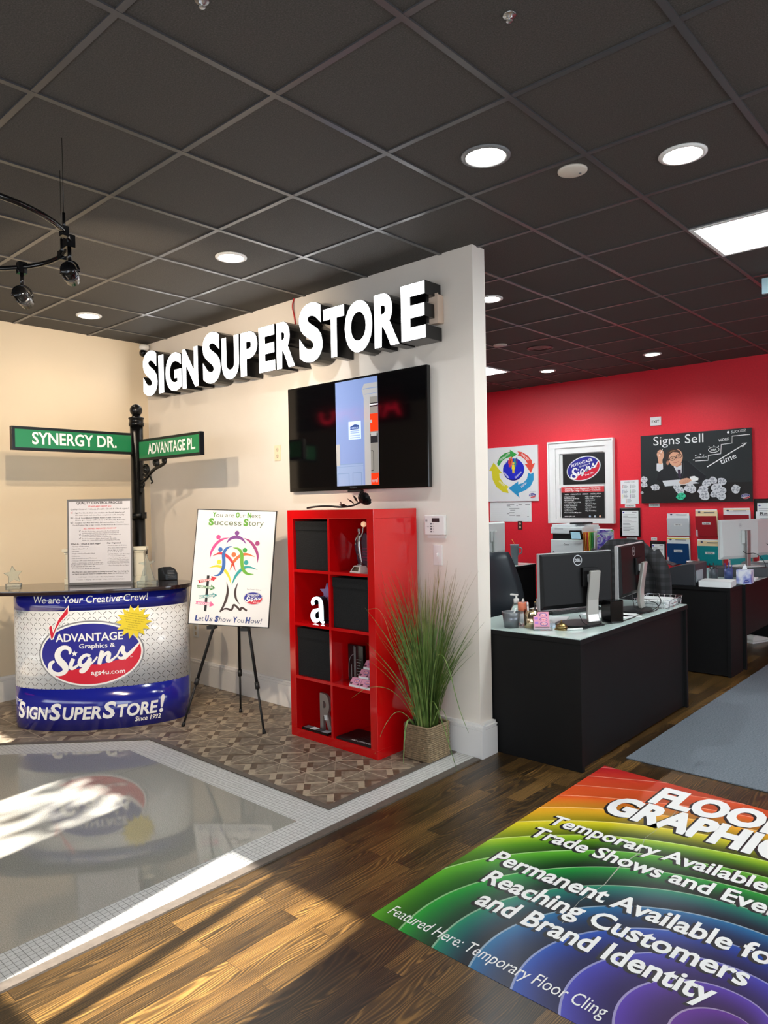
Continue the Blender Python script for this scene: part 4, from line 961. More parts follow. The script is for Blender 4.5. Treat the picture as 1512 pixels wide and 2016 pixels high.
card_pack((c[0], c[1], c[2]), 0, 'pink card pack at the bottom left of the pile in the red shelf'); card_pack((c[0] + .088, c[1], c[2]), 0, 'pink card pack at the bottom right of the pile in the red shelf'); card_pack((c[0] + .045, c[1] + .035, c[2] + .049), 0, 'pink card pack in the middle tier of the pile in red shelf'); card_pack((c[0] + .055, c[1] + .07, c[2] + .098), 0, 'pink card pack on top of the pile in the red shelf')
# row 4
p = cell(3, 0, .62, .075); t = thing('metal_letter', 'brushed metal letter R standing in the bottom left compartment', 'letter', p)
vs, fs, W = text2d('R', .05, 0, 1, 5); lo = min(v[1] for v in vs); hi = max(v[1] for v in vs); kx, kz = .115 / W, .235 / (hi - lo)
g = G(); n = len(vs); cn = {(q_[i], q_[(i + 1) % len(q_)]): 1 for q_ in fs for i in range(len(q_))}
g._add([((a - W / 2) * kx, 0, (b - lo) * kz) for a, b in vs] + [((a - W / 2) * kx, .02, (b - lo) * kz) for a, b in vs], list(fs) + [tuple(i + n for i in reversed(q_)) for q_ in fs] + [(b, a, a + n, b + n) for (a, b) in cn if (b, a) not in cn])
g.build('body', mat('brushed_letter', (170, 162, 156), .4, metal=.6), t); G().obox((.0, -.003, .085), (.014, 0, .002), (0, .001, 0), (-.002, 0, .016)).build('tag', PAPER, t)
p = cell(3, 0, .52, .04); t = thing('sample_board', 'black flat sample board with photo squares lying before the letter R', 'sample board', p)
G().box(-.125, .115, -.035, .02, 0, .014).build('board', BLACKG, t, bevel=.002)
f = F(.0005, fn=lambda a, c, d: (a, c, .0142 + d))
for i in range(4): f.rect(-.115 + i * .056, -.03, -.062 + i * .056, .015, [mat('photo_grey', (110, 112, 116), .4), PAPER, mat('photo_dark', (60, 64, 70), .4), mat('photo_pale', (170, 172, 178), .4)][i], 1)
f.build('photo_strip', t)
p = cell(3, 1, .50, .012); t = thing('lettered_board', 'black lettered board lying flat in the bottom right compartment', 'sample board', p)
G().box(-.145, .145, 0, .20, 0, .012).build('board', BLACKM, t, bevel=.001)
f = F(.0005, fn=lambda a, c, d: (a, c, .0122 + d))
for k, (tx, w) in enumerate((('AND CITYSCAPES', .20), ('THE FINEST SIGNS', .24), ('FOR BUSINESSES', .22), ('WE CREATE', .16), ('GRAPHICS', .14), ('CUSTOM', .10))): f.text(tx, -.03 + .01 * k if k else -.035, .012 + k * .03, .018, INKW if k == 0 else INKG, 1, w=min(w, .165), bold=.03 if k == 0 else .01, shear=.15)
f.build('lettering', t)
# black rose
t = thing('metal_rose', 'black metal rose lying on top of the red shelf', 'rose', (-3.2, 3.13, SH_))
G().tube(smooth3([(-.26, -.03, .012), (-.20, -.02, .020), (-.10, 0, .024), (.0, .01, .014), (.10, .02, .02), (.16, .03, .045)]), .006, 8).build('stem', BLACKM, t)
g = G()
for a, b, s_ in (((.02, 0, .02), (.05, -.03, .05), 1), ((.06, .02, .02), (.02, -.02, .03), 1), ((.12, .02, .03), (.10, -.03, .07), 1), ((.14, .03, .04), (.09, .03, .09), 1)):
    a, b = Vector(a), Vector(b); d = b - a; n_ = d.cross(Vector((.3, 1, .2))).normalized() * .014; g._add([a, a + d * .5 + n_, b, a + d * .5 - n_, a + d * .5 + Vector((0, -.004, .004))], [(0, 1, 4), (1, 2, 4), (2, 3, 4), (3, 0, 4)])
g.build('leaf', BLACKM, t)
g = G(); ax = Vector((.8, .1, .55)).normalized(); ux = ax.orthogonal().normalized(); uy = ax.cross(ux); cc = Vector((.165, .03, .05))
for ring, (rad, ht, nn) in enumerate(((.012, .05, 3), (.022, .052, 4), (.034, .048, 5), (.044, .036, 6))):
    for k in range(nn):
        a0 = 2 * PI * k / nn + ring * .5; vs = []
        for i in range(5):
            for j in range(4):
                aa = a0 + (i - 2) * (2.6 / nn) * .5; rr = rad * (.35 + .65 * math.sin(min(1, (j + .5) / 3) * PI * .55)) + (.006 if j == 3 else 0); hh = ht * j / 3 * (1 - .08 * abs(i - 2))
                vs.append(cc + ax * hh + (ux * math.cos(aa) + uy * math.sin(aa)) * rr)
        g._add(vs, [(i * 4 + j, (i + 1) * 4 + j, (i + 1) * 4 + j + 1, i * 4 + j + 1) for i in range(4) for j in range(3)], 0, True)
g.build('blossom', BLACKM, t)

# ================================================================ GRASS IN A WOVEN BASKET
t = thing('potted_grass', 'tall artificial grass in a square woven basket at the partition end', 'potted plant', (-2.672, 3.300, .004))
WV = mat('woven_seagrass', (136, 116, 88), .8, noise=.35, nscale=70, bump=.6)
g = G(); bw = .093
def ring(z, k):
    P = []
    for cx_, cy_, a0 in ((1, 1, 0), (-1, 1, PI / 2), (-1, -1, PI), (1, -1, 3 * PI / 2)):
        for i in range(4): a = a0 + i * PI / 6; P.append((cx_ * (bw - .018) + .018 * math.cos(a), cy_ * (bw * 1.08 - .018) + .018 * math.sin(a)))
    out = []
    for i in range(len(P)):
        a, b = P[i], P[(i + 1) % len(P)]; m_ = max(1, int(math.hypot(b[0] - a[0], b[1] - a[1]) / .014))
        for j in range(m_): out.append((a[0] + (b[0] - a[0]) * j / m_, a[1] + (b[1] - a[1]) * j / m_))
    cyc = len(out); res = []
    for i, (x, y) in enumerate(out):
        w = .0022 * (1 if (i + k) % 2 else -1); l = math.hypot(x, y); res.append((x + x / l * w, y + y / l * w, z))
    return res
for k in range(17): g.tube(ring(.008 + k * .0118, k), .0068, 6, closed=True)
g.box(-.075, .075, -.085, .085, .002, .16); g.build('basket', WV, t)
def m_blade():
    m = mat('grass_blade', (96, 118, 52), .5); n = NT(m); x, y, z = n.coords()
    f_ = n.noise(n.vec(n.m_('MULTIPLY', x, 30.0), n.m_('MULTIPLY', y, 30.0), n.m_('MULTIPLY', z, 2.0)), 1.5, 2)
    c1 = n.ramp(f_, [(0.3, lin((52, 78, 30))), (0.5, lin((96, 124, 56))), (0.7, lin((140, 152, 84)))])
    tip = n.m_('MULTIPLY', n.m_('SUBTRACT', z, .72), 2.2); n.color(n.mix(n.m_('MINIMUM', n.m_('MAXIMUM', tip, 0.0), .7), c1, lin((150, 110, 70)))); return m
g = G(); rnd = random.Random(11)
for k in range(330):
    a = rnd.uniform(0, 2 * PI); r0 = rnd.uniform(0, .06); bx, by = r0 * math.cos(a), r0 * math.sin(a) * 1.1
    H = rnd.uniform(.45, 1.02); lean = rnd.uniform(.02, .26) * (1.0 if rnd.random() < .8 else 1.5); dr = a + rnd.uniform(-.5, .5)
    bend = rnd.uniform(0, .12); w = rnd.uniform(.0022, .0048); N = 9; vs = []
    dx, dy = math.cos(dr), math.sin(dr) * (.55 if math.sin(dr) > 0 else 1)
    if dx < 0: dx *= .6
    sx_, sy_ = -math.sin(dr + .8), math.cos(dr + .8)
    for i in range(N + 1):
        s_ = i / N; d = lean * s_ ** 1.4 + bend * s_ ** 3; x = bx + dx * d; y = min(by + dy * d, .17); x = max(x, -.165); z = .15 + H * s_ * (1 - .18 * bend * s_ * 4); ww = w * (1 - s_ ** 2.2) + .0003
        vs += [(x - sx_ * ww, y - sy_ * ww, z), (x + sx_ * ww, y + sy_ * ww, z + .0004)]
    g._add(vs, [(2 * i, 2 * i + 1, 2 * i + 3, 2 * i + 2) for i in range(N)], 0, True)
def droop(P, w=.003):
    P = smooth3(P, 3); vs = []
    for i, p in enumerate(P):
        s_ = i / (len(P) - 1); ww = w * (1 - s_ ** 3) + .0003; d = (P[min(i + 1, len(P) - 1)] - P[max(0, i - 1)]).normalized(); sd_ = d.cross(Vector((.6, -.75, .1))).normalized() * ww; vs += [p - sd_, p + sd_]
    g._add(vs, [(2 * i, 2 * i + 1, 2 * i + 3, 2 * i + 2) for i in range(len(P) - 1)], 0, True)
droop([(.04, -.02, .17), (.10, -.06, .50), (.17, -.10, .66), (.27, -.14, .62), (.38, -.20, .40), (.46, -.22, .28)]); droop([(.05, -.03, .18), (.10, -.08, .38), (.2, -.14, .34), (.34, -.2, .12), (.38, -.22, .06)], .0025)
droop([(-.04, -.05, .17), (-.02, -.14, .26), (.0, -.2, .2), (.02, -.24, .02)], .005); droop([(-.02, -.05, .17), (-.1, -.13, .3), (-.16, -.2, .2), (-.2, -.24, .03)], .0014); droop([(-.05, -.03, .2), (-.09, -.18, .42), (-.2, -.28, .44), (-.30, -.32, .36)], .0010); droop([(.06, -.02, .2), (.13, -.04, .33), (.19, -.05, .28), (.21, -.06, .1)], .002)
droop([(-.03, -.06, .2), (-.06, -.2, .62), (-.12, -.24, .9), (-.2, -.28, .88)], .0009)
g.build('foliage', m_blade(), t)

# ================================================================ FLOOR CLING AND MAT
def m_cling():
    m = mat('rainbow_print', (120, 120, 120), .32, spec=.4); n = NT(m); x, y, z = n.coords()
    dx = n.m_('ADD', x, -1.22); dy = n.m_('MULTIPLY', n.m_('ADD', y, -.26), 1.12)
    an = n.m_('ARCTAN2', dy, dx)
    an = n.m_('ADD', an, n.m_('MULTIPLY', n.m_('LESS_THAN', an, -1.2), 2 * PI))
    r = n.m_('SQRT', n.m_('ADD', n.m_('MULTIPLY', dx, dx), n.m_('MULTIPLY', dy, dy)))
    wob = n.noise(n.vec(x, y), .8, 1)
    r = n.m_('ADD', r, n.m_('MULTIPLY', n.m_('SUBTRACT', wob, .5), .12))
    r = n.m_('ADD', r, n.m_('MULTIPLY', n.m_('SUBTRACT', 1.9, an), .13))
    hue = n.ramp(n.m_('DIVIDE', r, 2.15), [(0.0, lin((100, 40, 150))), (0.10, lin((84, 62, 180))), (0.20, lin((28, 74, 180))), (0.29, lin((10, 112, 160))), (0.36, lin((8, 140, 96))), (0.43, lin((24, 160, 50))), (0.54, lin((120, 196, 40))), (0.62, lin((226, 226, 40))), (0.69, lin((248, 190, 40))), (0.78, lin((236, 98, 40))), (1.0, lin((190, 30, 40)))])
    wid = .155
    fr = n.m_('FRACT', n.m_('DIVIDE', r, wid))
    br = n.m_('POWER', fr, 1.7)
    ln = n.m_('GREATER_THAN', fr, .95)
    low = n.ramp(n.m_('DIVIDE', r, 2.15), [(0, (.26,) * 3), (.25, (.05,) * 3), (.5, (.03,) * 3), (.62, (.14,) * 3), (.8, (.60,) * 3), (1, (.75,) * 3)])
    sc_ = n.node('ShaderNodeSeparateColor'); n.link(low, sc_.inputs[0]); lo = sc_.outputs[0]
    lft = n.m_('MAXIMUM', n.m_('SUBTRACT', .30, n.m_('MULTIPLY', x, .75)), 0.0)
    lo = n.m_('MINIMUM', n.m_('ADD', lo, lft), 1.0)
    k = n.m_('ADD', lo, n.m_('MULTIPLY', n.m_('SUBTRACT', 1.0, lo), br))
    c = n.mix(1.0, hue, n.vec(k, k, k), 'MULTIPLY')
    c = n.mix(n.m_('MULTIPLY', ln, .55), c, n.mix(.45, hue, (1, 1, .8)))
    sp_ = n.noise(n.vec(x, y), 46.0, 3, .7); c = n.mix(n.m_('MULTIPLY', n.m_('GREATER_THAN', sp_, .765), .6), c, (.7, .7, .7)); n.color(c)
    n.bump(n.noise(n.vec(x, y), 5.0, 2), .12, .01); return m
CX0, CY0, CWd, CHt = -1.803, 1.885, 1.305, 1.92
t = thing('floor_cling', 'large rainbow swirl floor graphic stuck on the dark wood floor', 'floor graphic', (CX0, CY0, 0))
G()._add([(0, 0, .0012), (CWd, -.03, .0012), (CWd, 1.82, .0012), (0, CHt, .0012), (0, 0, .0002), (CWd, -.03, .0002), (CWd, 1.82, .0002), (0, CHt, .0002)], [(0, 1, 2, 3), (0, 4, 5, 1), (1, 5, 6, 2), (2, 6, 7, 3), (3, 7, 4, 0)]).build('printed_sheet', m_cling(), t)
f = F(.0004, fn=lambda a, c, d: (a - CX0, c - CY0, .0013 + d))
SHD = mat('print_shadow', (24, 22, 26), .4)
def ft(tx, x0, x1, y, h, bold=.035, sh=True, space=1.0):
    if sh: f.text(tx, x0 - .010, y - .012, h, SHD, 1, w=x1 - x0, bold=bold, space=space)
    f.text(tx, x0, y, h, INKW, 3, w=x1 - x0, bold=bold, space=space)
ft('FLOOR', -1.425, -.79, 3.49, .207, .075); ft('GRAPHICS', -1.56, -.66, 3.245, .207, .075)
ft('Temporary Available for', -1.69, -.60, 2.96, .098, .035); ft('Trade Shows and Events', -1.695, -.595, 2.80, .098, .035)
ft('Permanent Available for', -1.70, -.585, 2.495, .100, .035); ft('Reaching Customers', -1.635, -.665, 2.34, .100, .035); ft('and Brand Identity', -1.565, -.72, 2.19, .100, .035)
ft('Featured Here: Temporary Floor Cling', -1.768, -.935, 1.933, .058, 0, False)
SCF = mat('scuff_mark', (170, 170, 160), .6)
f.band([(-1.28, 3.46), (-1.27, 3.28), (-1.285, 3.1), (-1.25, 2.95), (-1.265, 2.8), (-1.25, 2.62), (-1.27, 2.45), (-1.25, 2.28)], [.002, .003, .002, .004, .005, .003, .002, .002], SCF, 2)
f.build('lettering', t)
t = thing('floor_mat', 'grey ribbed entrance mat lying between the desks and floor cling', 'floor mat', (0, 0, 0))
def m_mat():
    m = mat('grey_carpet_mat', (96, 104, 112), .95, spec=.1); n = NT(m); x, y, z = n.coords()
    a = n.noise(n.vec(n.m_('MULTIPLY', x, 1.0), n.m_('MULTIPLY', y, 3.0)), 90.0, 3, .7); n.color(n.ramp(a, [(.3, lin((78, 86, 94))), (.6, lin((126, 134, 142)))])); n.bump(a, .6, .006); return m
G().prism([(-1.758, 3.985), (.2, 3.93), (.2, 6.95), (-1.76, 7.0)], .0005, .009).build('carpet', m_mat(), t, bevel=.003)
# ================================================================ RED WALL DISPLAY
yw = YR
def panel(name, label, cat, x0, x1, z0, z1, m, d=.02, group=None, part='panel', bevel=.001):
    t = thing(name, label, cat, ((x0 + x1) / 2, yw - .001, z0), 0, group)
    G().box(-(x1 - x0) / 2, (x1 - x0) / 2, -d, 0, 0, z1 - z0).build(part, m, t, bevel=bevel)
    return t, x1 - x0, z1 - z0
# -- chalkboard style poster of a boy
CH = mat('chalkboard_print', (40, 46, 48), .35, noise=.12, nscale=1.6)
t, W_, H_ = panel('chalkboard_poster', 'dark chalkboard style poster of a suited boy reading Signs Sell', 'poster', -3.451, -2.242, 1.438, 2.230, CH, .03)
f = F(.0008); q = quadmap([(22, 122), (1462, 12), (1462, 980), (30, 995)], W_, H_); K = lambda P: [q(x, y) for x, y in P]
SKIN = mat('printed_skin', (214, 160, 130), .5); SKD = mat('printed_skin_shade', (186, 130, 104), .5); SUIT = mat('printed_suit', (24, 27, 32), .5); SUIT2 = mat('printed_suit_edge', (52, 58, 62), .5); HAIR = mat('printed_hair', (62, 44, 34), .5); HAIR2 = mat('printed_hair_light', (140, 100, 66), .5); CRM = mat('printed_paper', (206, 208, 212), .5); CRS = mat('printed_paper_shade', (150, 154, 160), .5); TABL = mat('printed_table', (30, 30, 30), .4)
f.poly(K([(30, 760), (1460, 720), (1462, 975), (32, 990)]), TABL, 1)
f.poly(K([(232, 690), (250, 610), (320, 520), (420, 470), (560, 440), (640, 450), (740, 540), (870, 640), (850, 690), (700, 740), (300, 740)]), SUIT, 2)
f.band(K([(640, 450), (740, 540), (865, 640)]), .008, SUIT2, 3); f.band(K([(470, 560), (500, 640), (535, 690)]), .006, SUIT2, 4); f.band(K([(580, 470), (575, 600), (548, 690)]), .006, SUIT2, 4)
f.poly(K([(440, 500), (555, 470), (552, 600), (530, 640), (490, 600)]), CRM, 4); f.poly(K([(500, 560), (540, 560), (545, 670), (515, 670), (505, 610)]), mat('printed_tie', (58, 44, 66), .5), 5)
f.poly(K([(440, 440), (520, 480), (550, 470), (552, 500), (490, 530), (440, 500)]), SKD, 5)
hd = q(478, 405); f.rot = (hd[0], hd[1], R(-10)); f.oval(hd[0], hd[1], .078, .098, SKIN, 6, 40); f.rot = None
f.poly(K([(352, 440), (345, 370), (375, 320), (430, 290), (480, 288), (530, 320), (550, 370), (505, 335), (440, 330), (395, 370), (380, 420), (372, 460)]), HAIR, 7); f.band(K([(395, 340), (440, 310), (500, 318)]), [.004, .014, .004], HAIR2, 8, smooth=1)
ear = q(374, 470); f.oval(ear[0], ear[1], .016, .026, SKD, 6, 20)
for gx, gy in ((437, 415), (520, 385)):
    c = q(gx, gy); f.rot = (c[0], c[1], R(12)); f.oval(c[0], c[1], .036, .025, INK, 8, 24); f.oval(c[0], c[1], .030, .020, mat('printed_lens', (196, 148, 120), .5), 9, 24); f.oval(c[0], c[1] + .002, .009, .006, INK, 10, 14); f.rot = None
f.band(K([(475, 402), (490, 397)]), .006, INK, 9); f.band(K([(400, 425), (375, 438)]), .006, INK, 9)
f.band(K([(480, 400), (492, 435), (478, 440)]), .005, SKD, 9, smooth=1); f.band(K([(440, 468), (480, 472), (525, 445)]), [.002, .008, .002], mat('printed_lip', (176, 90, 84), .5), 9, smooth=1)
f.poly(K([(228, 570), (230, 480), (310, 475), (312, 550), (260, 585)]), CRM, 3); f.poly(K([(255, 475), (248, 420), (232, 360), (245, 320), (275, 300), (310, 310), (325, 340), (325, 390), (305, 430), (305, 490), (270, 490)]), SKIN, 4)
for P in ([(250, 335), (285, 350)], [(262, 350), (300, 365)], [(300, 320), (318, 350)]): f.band(K(P), .006, SKD, 5)
f.band(K([(262, 380), (310, 290)]), .005, INKW, 5)
f.poly(K([(302, 705), (520, 690), (700, 705), (780, 738), (560, 760), (335, 778)]), CRM, 5); f.poly(K([(655, 655), (715, 642), (770, 670), (765, 700), (690, 715), (665, 690)]), INKW, 6)
f.poly(K([(520, 712), (560, 680), (620, 668), (668, 680), (680, 705), (640, 730), (590, 750), (540, 750), (520, 730)]), SKIN, 7)
for a in (560, 585, 610): f.band(K([(a, 735), (a + 45, 700)]), .004, SKD, 8)
rn = random.Random(4)
NCR = [0]
def crumple(cx_, cy_, r, m=CRM, md=CRS, l=9):
    NCR[0] += 1; l = l + NCR[0] * .35
    n = 11; P = [(cx_ + r * rn.uniform(.75, 1.1) * math.cos(2 * PI * k / n), cy_ + r * .82 * rn.uniform(.75, 1.1) * math.sin(2 * PI * k / n)) for k in range(n)]
    f.poly(K(P), m, l)
    for k in range(4):
        a = k * 1.57 + rn.uniform(0, .6); b = a + rn.uniform(.5, .9); f.poly(K([(cx_ + r * .15 * math.cos(a + 2), cy_ + r * .15 * math.sin(a + 2)), (cx_ + r * .72 * math.cos(a), cy_ + r * .6 * math.sin(a)), (cx_ + r * .72 * math.cos(b), cy_ + r * .6 * math.sin(b))]), md, l + .17)
for c in ((70, 690, 52), (70, 755, 45), (42, 860, 22), (215, 790, 62), (490, 790, 55), (535, 830, 58), (660, 800, 78), (690, 830, 50), (880, 740, 60), (950, 705, 62), (1075, 715, 62), (830, 830, 74), (850, 900, 72), (1010, 800, 74), (1080, 830, 60), (980, 880, 62), (1060, 910, 66), (1250, 815, 70)): crumple(*c)
crumple(545, 905, 66, mat('printed_mint', (60, 196, 150), .5), mat('printed_mint_shade', (30, 140, 104), .5))
a = q(190, 240); b = q(838, 205); f.text('Signs Sell', a[0], a[1] - .005, .100, INKW, 3, w=b[0] - a[0])
CK = INKW
f.band(K([(728, 450), (895, 440), (898, 375), (1060, 355), (1068, 235), (1208, 217), (1210, 125), (1445, 102)]), .008, CK, 3); f.band(K([(882, 528), (1140, 370), (1395, 215)]), .010, CK, 3); f.band(K([(1335, 222), (1398, 212), (1340, 268)]), .008, CK, 3)
for tx, x0, x1, y, h, rt in (('SUCCESS!', 1200, 1392, 88, .026, 4), ('WORK', 1035, 1175, 200, .030, 6), ('IDEA', 930, 1005, 320, .022, 4), ('INSPIRATION', 728, 875, 418, .016, 3), ('time', 1065, 1285, 495, .062, 22)):
    u_ = q(x0, y); v_ = q(x1, y); f.rot = (u_[0], u_[1], R(rt)); f.text(tx, u_[0], u_[1], h, CK, 3, w=v_[0] - u_[0], bold=.01, shear=.1); f.rot = None
c = q(970, 302); n = 26; f.band([(c[0] + .056 * math.cos(2 * PI * k / n), c[1] + .030 * math.sin(2 * PI * k / n)) for k in range(n + 1)], .005, CK, 3)
for P in ([(905, 258), (915, 268)], [(972, 245), (975, 258)], [(1035, 252), (1022, 268)], [(725, 375), (745, 372)], [(790, 358), (808, 364)], [(835, 376), (845, 366)], [(700, 436), (716, 428)]): f.band(K(P), .008, CK, 3)
c = q(1160, 75); f.oval(c[0], c[1], .013, .013, CK, 3, 14); c = q(1376, 910); logo(f, c[0], c[1], .092, 3, small=True)
f.build('printed_picture', t, y=-.0305)

# -- white sash window casing with two sign panels inside
WX0, WX1, WZ0, WZ1 = -4.672, -3.786, 1.198, 2.240; WW, WH = WX1 - WX0, WZ1 - WZ0
g = G(); o_ = lambda a, b, d0, d1, c, e: g.box(WX0 + a, WX0 + b, yw - d1, yw - d0, WZ0 + c, WZ0 + e)
o_(.105, WW - .105, 0, .010, .05, WH - .085); o_(0, .105, 0, .045, 0, WH); o_(WW - .105, WW, 0, .045, 0, WH); o_(.105, WW - .105, 0, .045, WH - .085, WH); o_(.105, WW - .105, 0, .045, 0, .05)
o_(0, .02, .045, .06, 0, WH); o_(WW - .02, WW, .045, .06, 0, WH); o_(.02, WW - .02, .045, .06, WH - .02, WH)
o_(.105, .155, 0, .03, .05, WH - .085); o_(WW - .13, WW - .105, 0, .03, .05, WH - .085); o_(.155, WW - .13, 0, .03, WH - .16, WH - .085); o_(.155, WW - .13, 0, .035, .445, .49); o_(.155, WW - .13, 0, .035, .05, .075)
struct('window_6', g, TRIMW)
q = quadmap([(45, 145), (1085, 50), (1095, 1390), (65, 1385)], WW, WH)
def wpanel(name, label, P, m):
    co = [q(*p) for p in P]; u0 = (co[0][0] + co[3][0]) / 2; u1 = (co[1][0] + co[2][0]) / 2; v1 = (co[0][1] + co[1][1]) / 2; v0 = (co[2][1] + co[3][1]) / 2
    xc = (WX0 + WX1) / 2; t = thing(name, label, 'sign', (xc + (u0 + u1) / 2, yw - .036, WZ0 + v0)); w, h = u1 - u0, v1 - v0
    G().box(-w / 2, w / 2, -.006, 0, 0, h).build('panel', m, t); return t, w, h, (u0 + u1) / 2, v0
t, w, h, uc, vc = wpanel('logo_panel', 'black sign panel with tilted oval company logo in upper window sash', [(280, 330), (950, 290), (955, 775), (290, 790)], BLACKM)
f = F(.0008); f.rot = (0, h * .51, R(14)); logo(f, 0, h * .51, w * .83, 1, web='Since 1992'); f.rot = None; f.build('printed_graphic', t, y=-.0065)
t, w, h, uc, vc = wpanel('services_panel', 'black services list panel with red heading in lower window sash', [(260, 835), (940, 812), (938, 1305), (268, 1305)], BLACKM)
f = F(.0006); f.rect(-w / 2, h * .825, w / 2, h, mat('panel_red', (206, 54, 58), .5), 1)
f.text('Consulting + Project Management + Site Surveys', 0, h * .925, .020, INKW, 2, w=w * .83, align='c', bold=.02, res=2); f.text('Custom Sign Design + Fabrication + Installation', 0, h * .862, .020, INKW, 2, w=w * .83, align='c', bold=.02, res=2)
f.text('/ SIGNS    / FABRICATION    / DESIGN    / INSTALLATION', 0, h * .745, .015, INKW, 2, w=w * .87, align='c', bold=.02, res=1)
for col, L_s in ((-.42, ('Channel Letters', 'Illuminated Sign Boxes', 'Monument Signs', '3D Dimensional Lettering', 'Cast & Etched Metal', 'Parking Garage/Lots', 'Office & Building', 'Neighborhood Signs', 'Mall & Retail', 'Fleet Vehicle & Magnetics')), (.08, ('LED - Digital Displays', 'ADA Braille', 'Architectural', 'Way Cases', 'Directory Signs', 'Tradeshow', 'Pop-Up Displays', 'Banners', 'Sign Permitting'))):
    for k, s_ in enumerate(L_s):
        v = h * (.665 - .0565 * k); f.rect(col * w - .008, v + .003, col * w - .002, v + .010, INKW, 2); f.text(s_, col * w + .004, v, .015, INKW, 2, bold=.015, res=1, w=len(s_) * .0088)
f.text('www.ags4u.com', -w * .43, h * .035, .016, INKW, 2, w=w * .25, bold=.02, res=1)
for k, m in enumerate((mat('icon_blue', (170, 190, 215), .5), mat('icon_pale', (190, 200, 210), .5), mat('icon_orange', (226, 170, 140), .5))): f.oval(w * (.17 + .115 * k), h * .05, .013, .013, m, 2, 18)
f.build('printed_list', t, y=-.0065)

# -- cycle arrows board
t, W_, H_ = panel('cycle_board', 'white board with coloured circular arrows around customers, cut by partition', 'poster', -5.640, -4.832, 1.489, 2.225, PB, .02)
f = F(.0008); q = quadmap([(-215, 222), (848, 118), (858, 1018), (-200, 1030)], W_, H_); K = lambda P: [q(x, y) for x, y in P]
AG, AR, AB, AY = GRN, mat('arrow_red', (214, 68, 52), .5), mat('arrow_blue', (32, 140, 190), .5), mat('arrow_yellow', (206, 196, 40), .5)
f.poly(K([(10, 440), (60, 350), (150, 285), (275, 250), (268, 220), (415, 290), (275, 365), (285, 330), (170, 365), (100, 410), (62, 465), (30, 480)]), AG, 2)
f.poly(K([(420, 240), (520, 248), (640, 300), (730, 380), (735, 430), (795, 415), (705, 575), (570, 432), (640, 436), (590, 370), (500, 320), (425, 305), (455, 272)]), AR, 2)
f.poly(K([(650, 572), (700, 590), (765, 565), (765, 680), (700, 780), (590, 850), (440, 895), (462, 970), (238, 820), (436, 712), (435, 760), (540, 735), (620, 670)]), AB, 2)
f.poly(K([(240, 795), (210, 830), (240, 898), (120, 880), (-10, 800), (-80, 690), (-100, 560), (-150, 560), (-60, 430), (110, 590), (50, 590), (60, 660), (140, 750)]), AY, 2)
c = q(340, 530); f.oval(c[0], c[1], .166, .148, mat('disc_edge', (20, 26, 110), .4), 1, 40); f.oval(c[0], c[1] + .008, .164, .142, mat('disc_blue', (24, 40, 186), .4), 2, 40)
for x, y, k, m in ((265, 420, 1.0, AR), (300, 400, .9, ORA), (375, 420, .9, TEAL), (410, 400, .8, PUR), (340, 500, 1.15, YEL)):
    a = q(x, y - 60 * k); f.oval(a[0], a[1], .014 * k, .015 * k, m, 5, 16); f.poly(K([(x - 28 * k, y - 40 * k), (x + 28 * k, y - 40 * k), (x + 30 * k, y + 20 * k), (x + 18 * k, y + 20 * k), (x + 18 * k, y + 75 * k), (x + 3 * k, y + 75 * k), (x, y + 25 * k), (x - 3 * k, y + 75 * k), (x - 18 * k, y + 75 * k), (x - 18 * k, y + 20 * k), (x - 30 * k, y + 20 * k)]), m, 4)
for tx, x0, y0, x1, y1, hh in (('INSTALLATION', 70, 408, 275, 285, .026), ('SUCCESS!', 500, 290, 650, 385, .026), ('DESIGN', 510, 815, 620, 740, .026), ('CONCEPT', 40, 720, 150, 800, .024), ('Customer', 140, 590, 240, 670, .028), ('Customer', 385, 670, 520, 570, .030), ('Customer', 460, 370, 545, 440, .02), ('Customer', 160, 460, 225, 400, .02)):
    a = q(x0, y0); b = q(x1, y1); f.rot = (a[0], a[1], math.atan2(b[1] - a[1], b[0] - a[0])); f.text(tx, a[0], a[1], hh, INKW, 6, w=math.hypot(b[0] - a[0], b[1] - a[1]), bold=.02, res=2); f.rot = None
a = q(685, 876); f.text('Your Creative Crew', a[0], a[1], .010, INKG, 2, w=.085, res=1); c = q(735, 932); logo(f, c[0], c[1], .105, 2, small=True)
f.build('printed_graphic', t, y=-.0205)

def sheet(x0, x1, z0, z1, label, name='notice', cat='notice', lines=8, m=PAPER, d=.003, tilt=0.0, group=None, title=None):
    t = thing(name, label, cat, ((x0 + x1) / 2, yw - .002, z0), 0, group); t.rotation_euler.y = tilt
    w, h = x1 - x0, z1 - z0
    G().box(-w / 2, w / 2, -d, 0, 0, h).build('sheet', m, t); f = F(.0008); rl = random.Random(int(abs(x0) * 1000) + int(z0 * 77))
    if title: f.text(title, 0, h * .86 if lines else h * .32, min(.03, h * .36), INK, 1, w=w * .7, align='c', bold=.02, res=2)
    for k in range(lines):
        v = h * (.82 - .74 * k / max(1, lines)); a = -w * rl.uniform(.30, .42); f.rect(a, v, a + w * rl.uniform(.3, .74), v + h * .012 + .0012, INKG, 1)
    if f.v: f.build('printed_text', t, y=-d - .0003)
    return t
t = sheet(-5.60, -4.947, 1.215, 1.486, 'wide white planning sheet pinned under the cycle arrows board', lines=0)
f = F(.0008)
rl = random.Random(3)
for k, (a, b, y) in enumerate(((.42, .60, .17), (.70, .78, .17), (.86, .97, .17), (.42, .50, .22), (.65, .68, .22), (.42, .52, .28), (.48, .62, .36), (.62, .72, .36), (.50, .62, .44), (.48, .60, .56), (.42, .48, .62), (.48, .62, .70), (.64, .74, .72), (.90, .94, .76))): f.rect(-.3265 + .653 * a, .271 * (1 - y), -.3265 + .653 * b, .271 * (1 - y) + .006, INKG, 1)
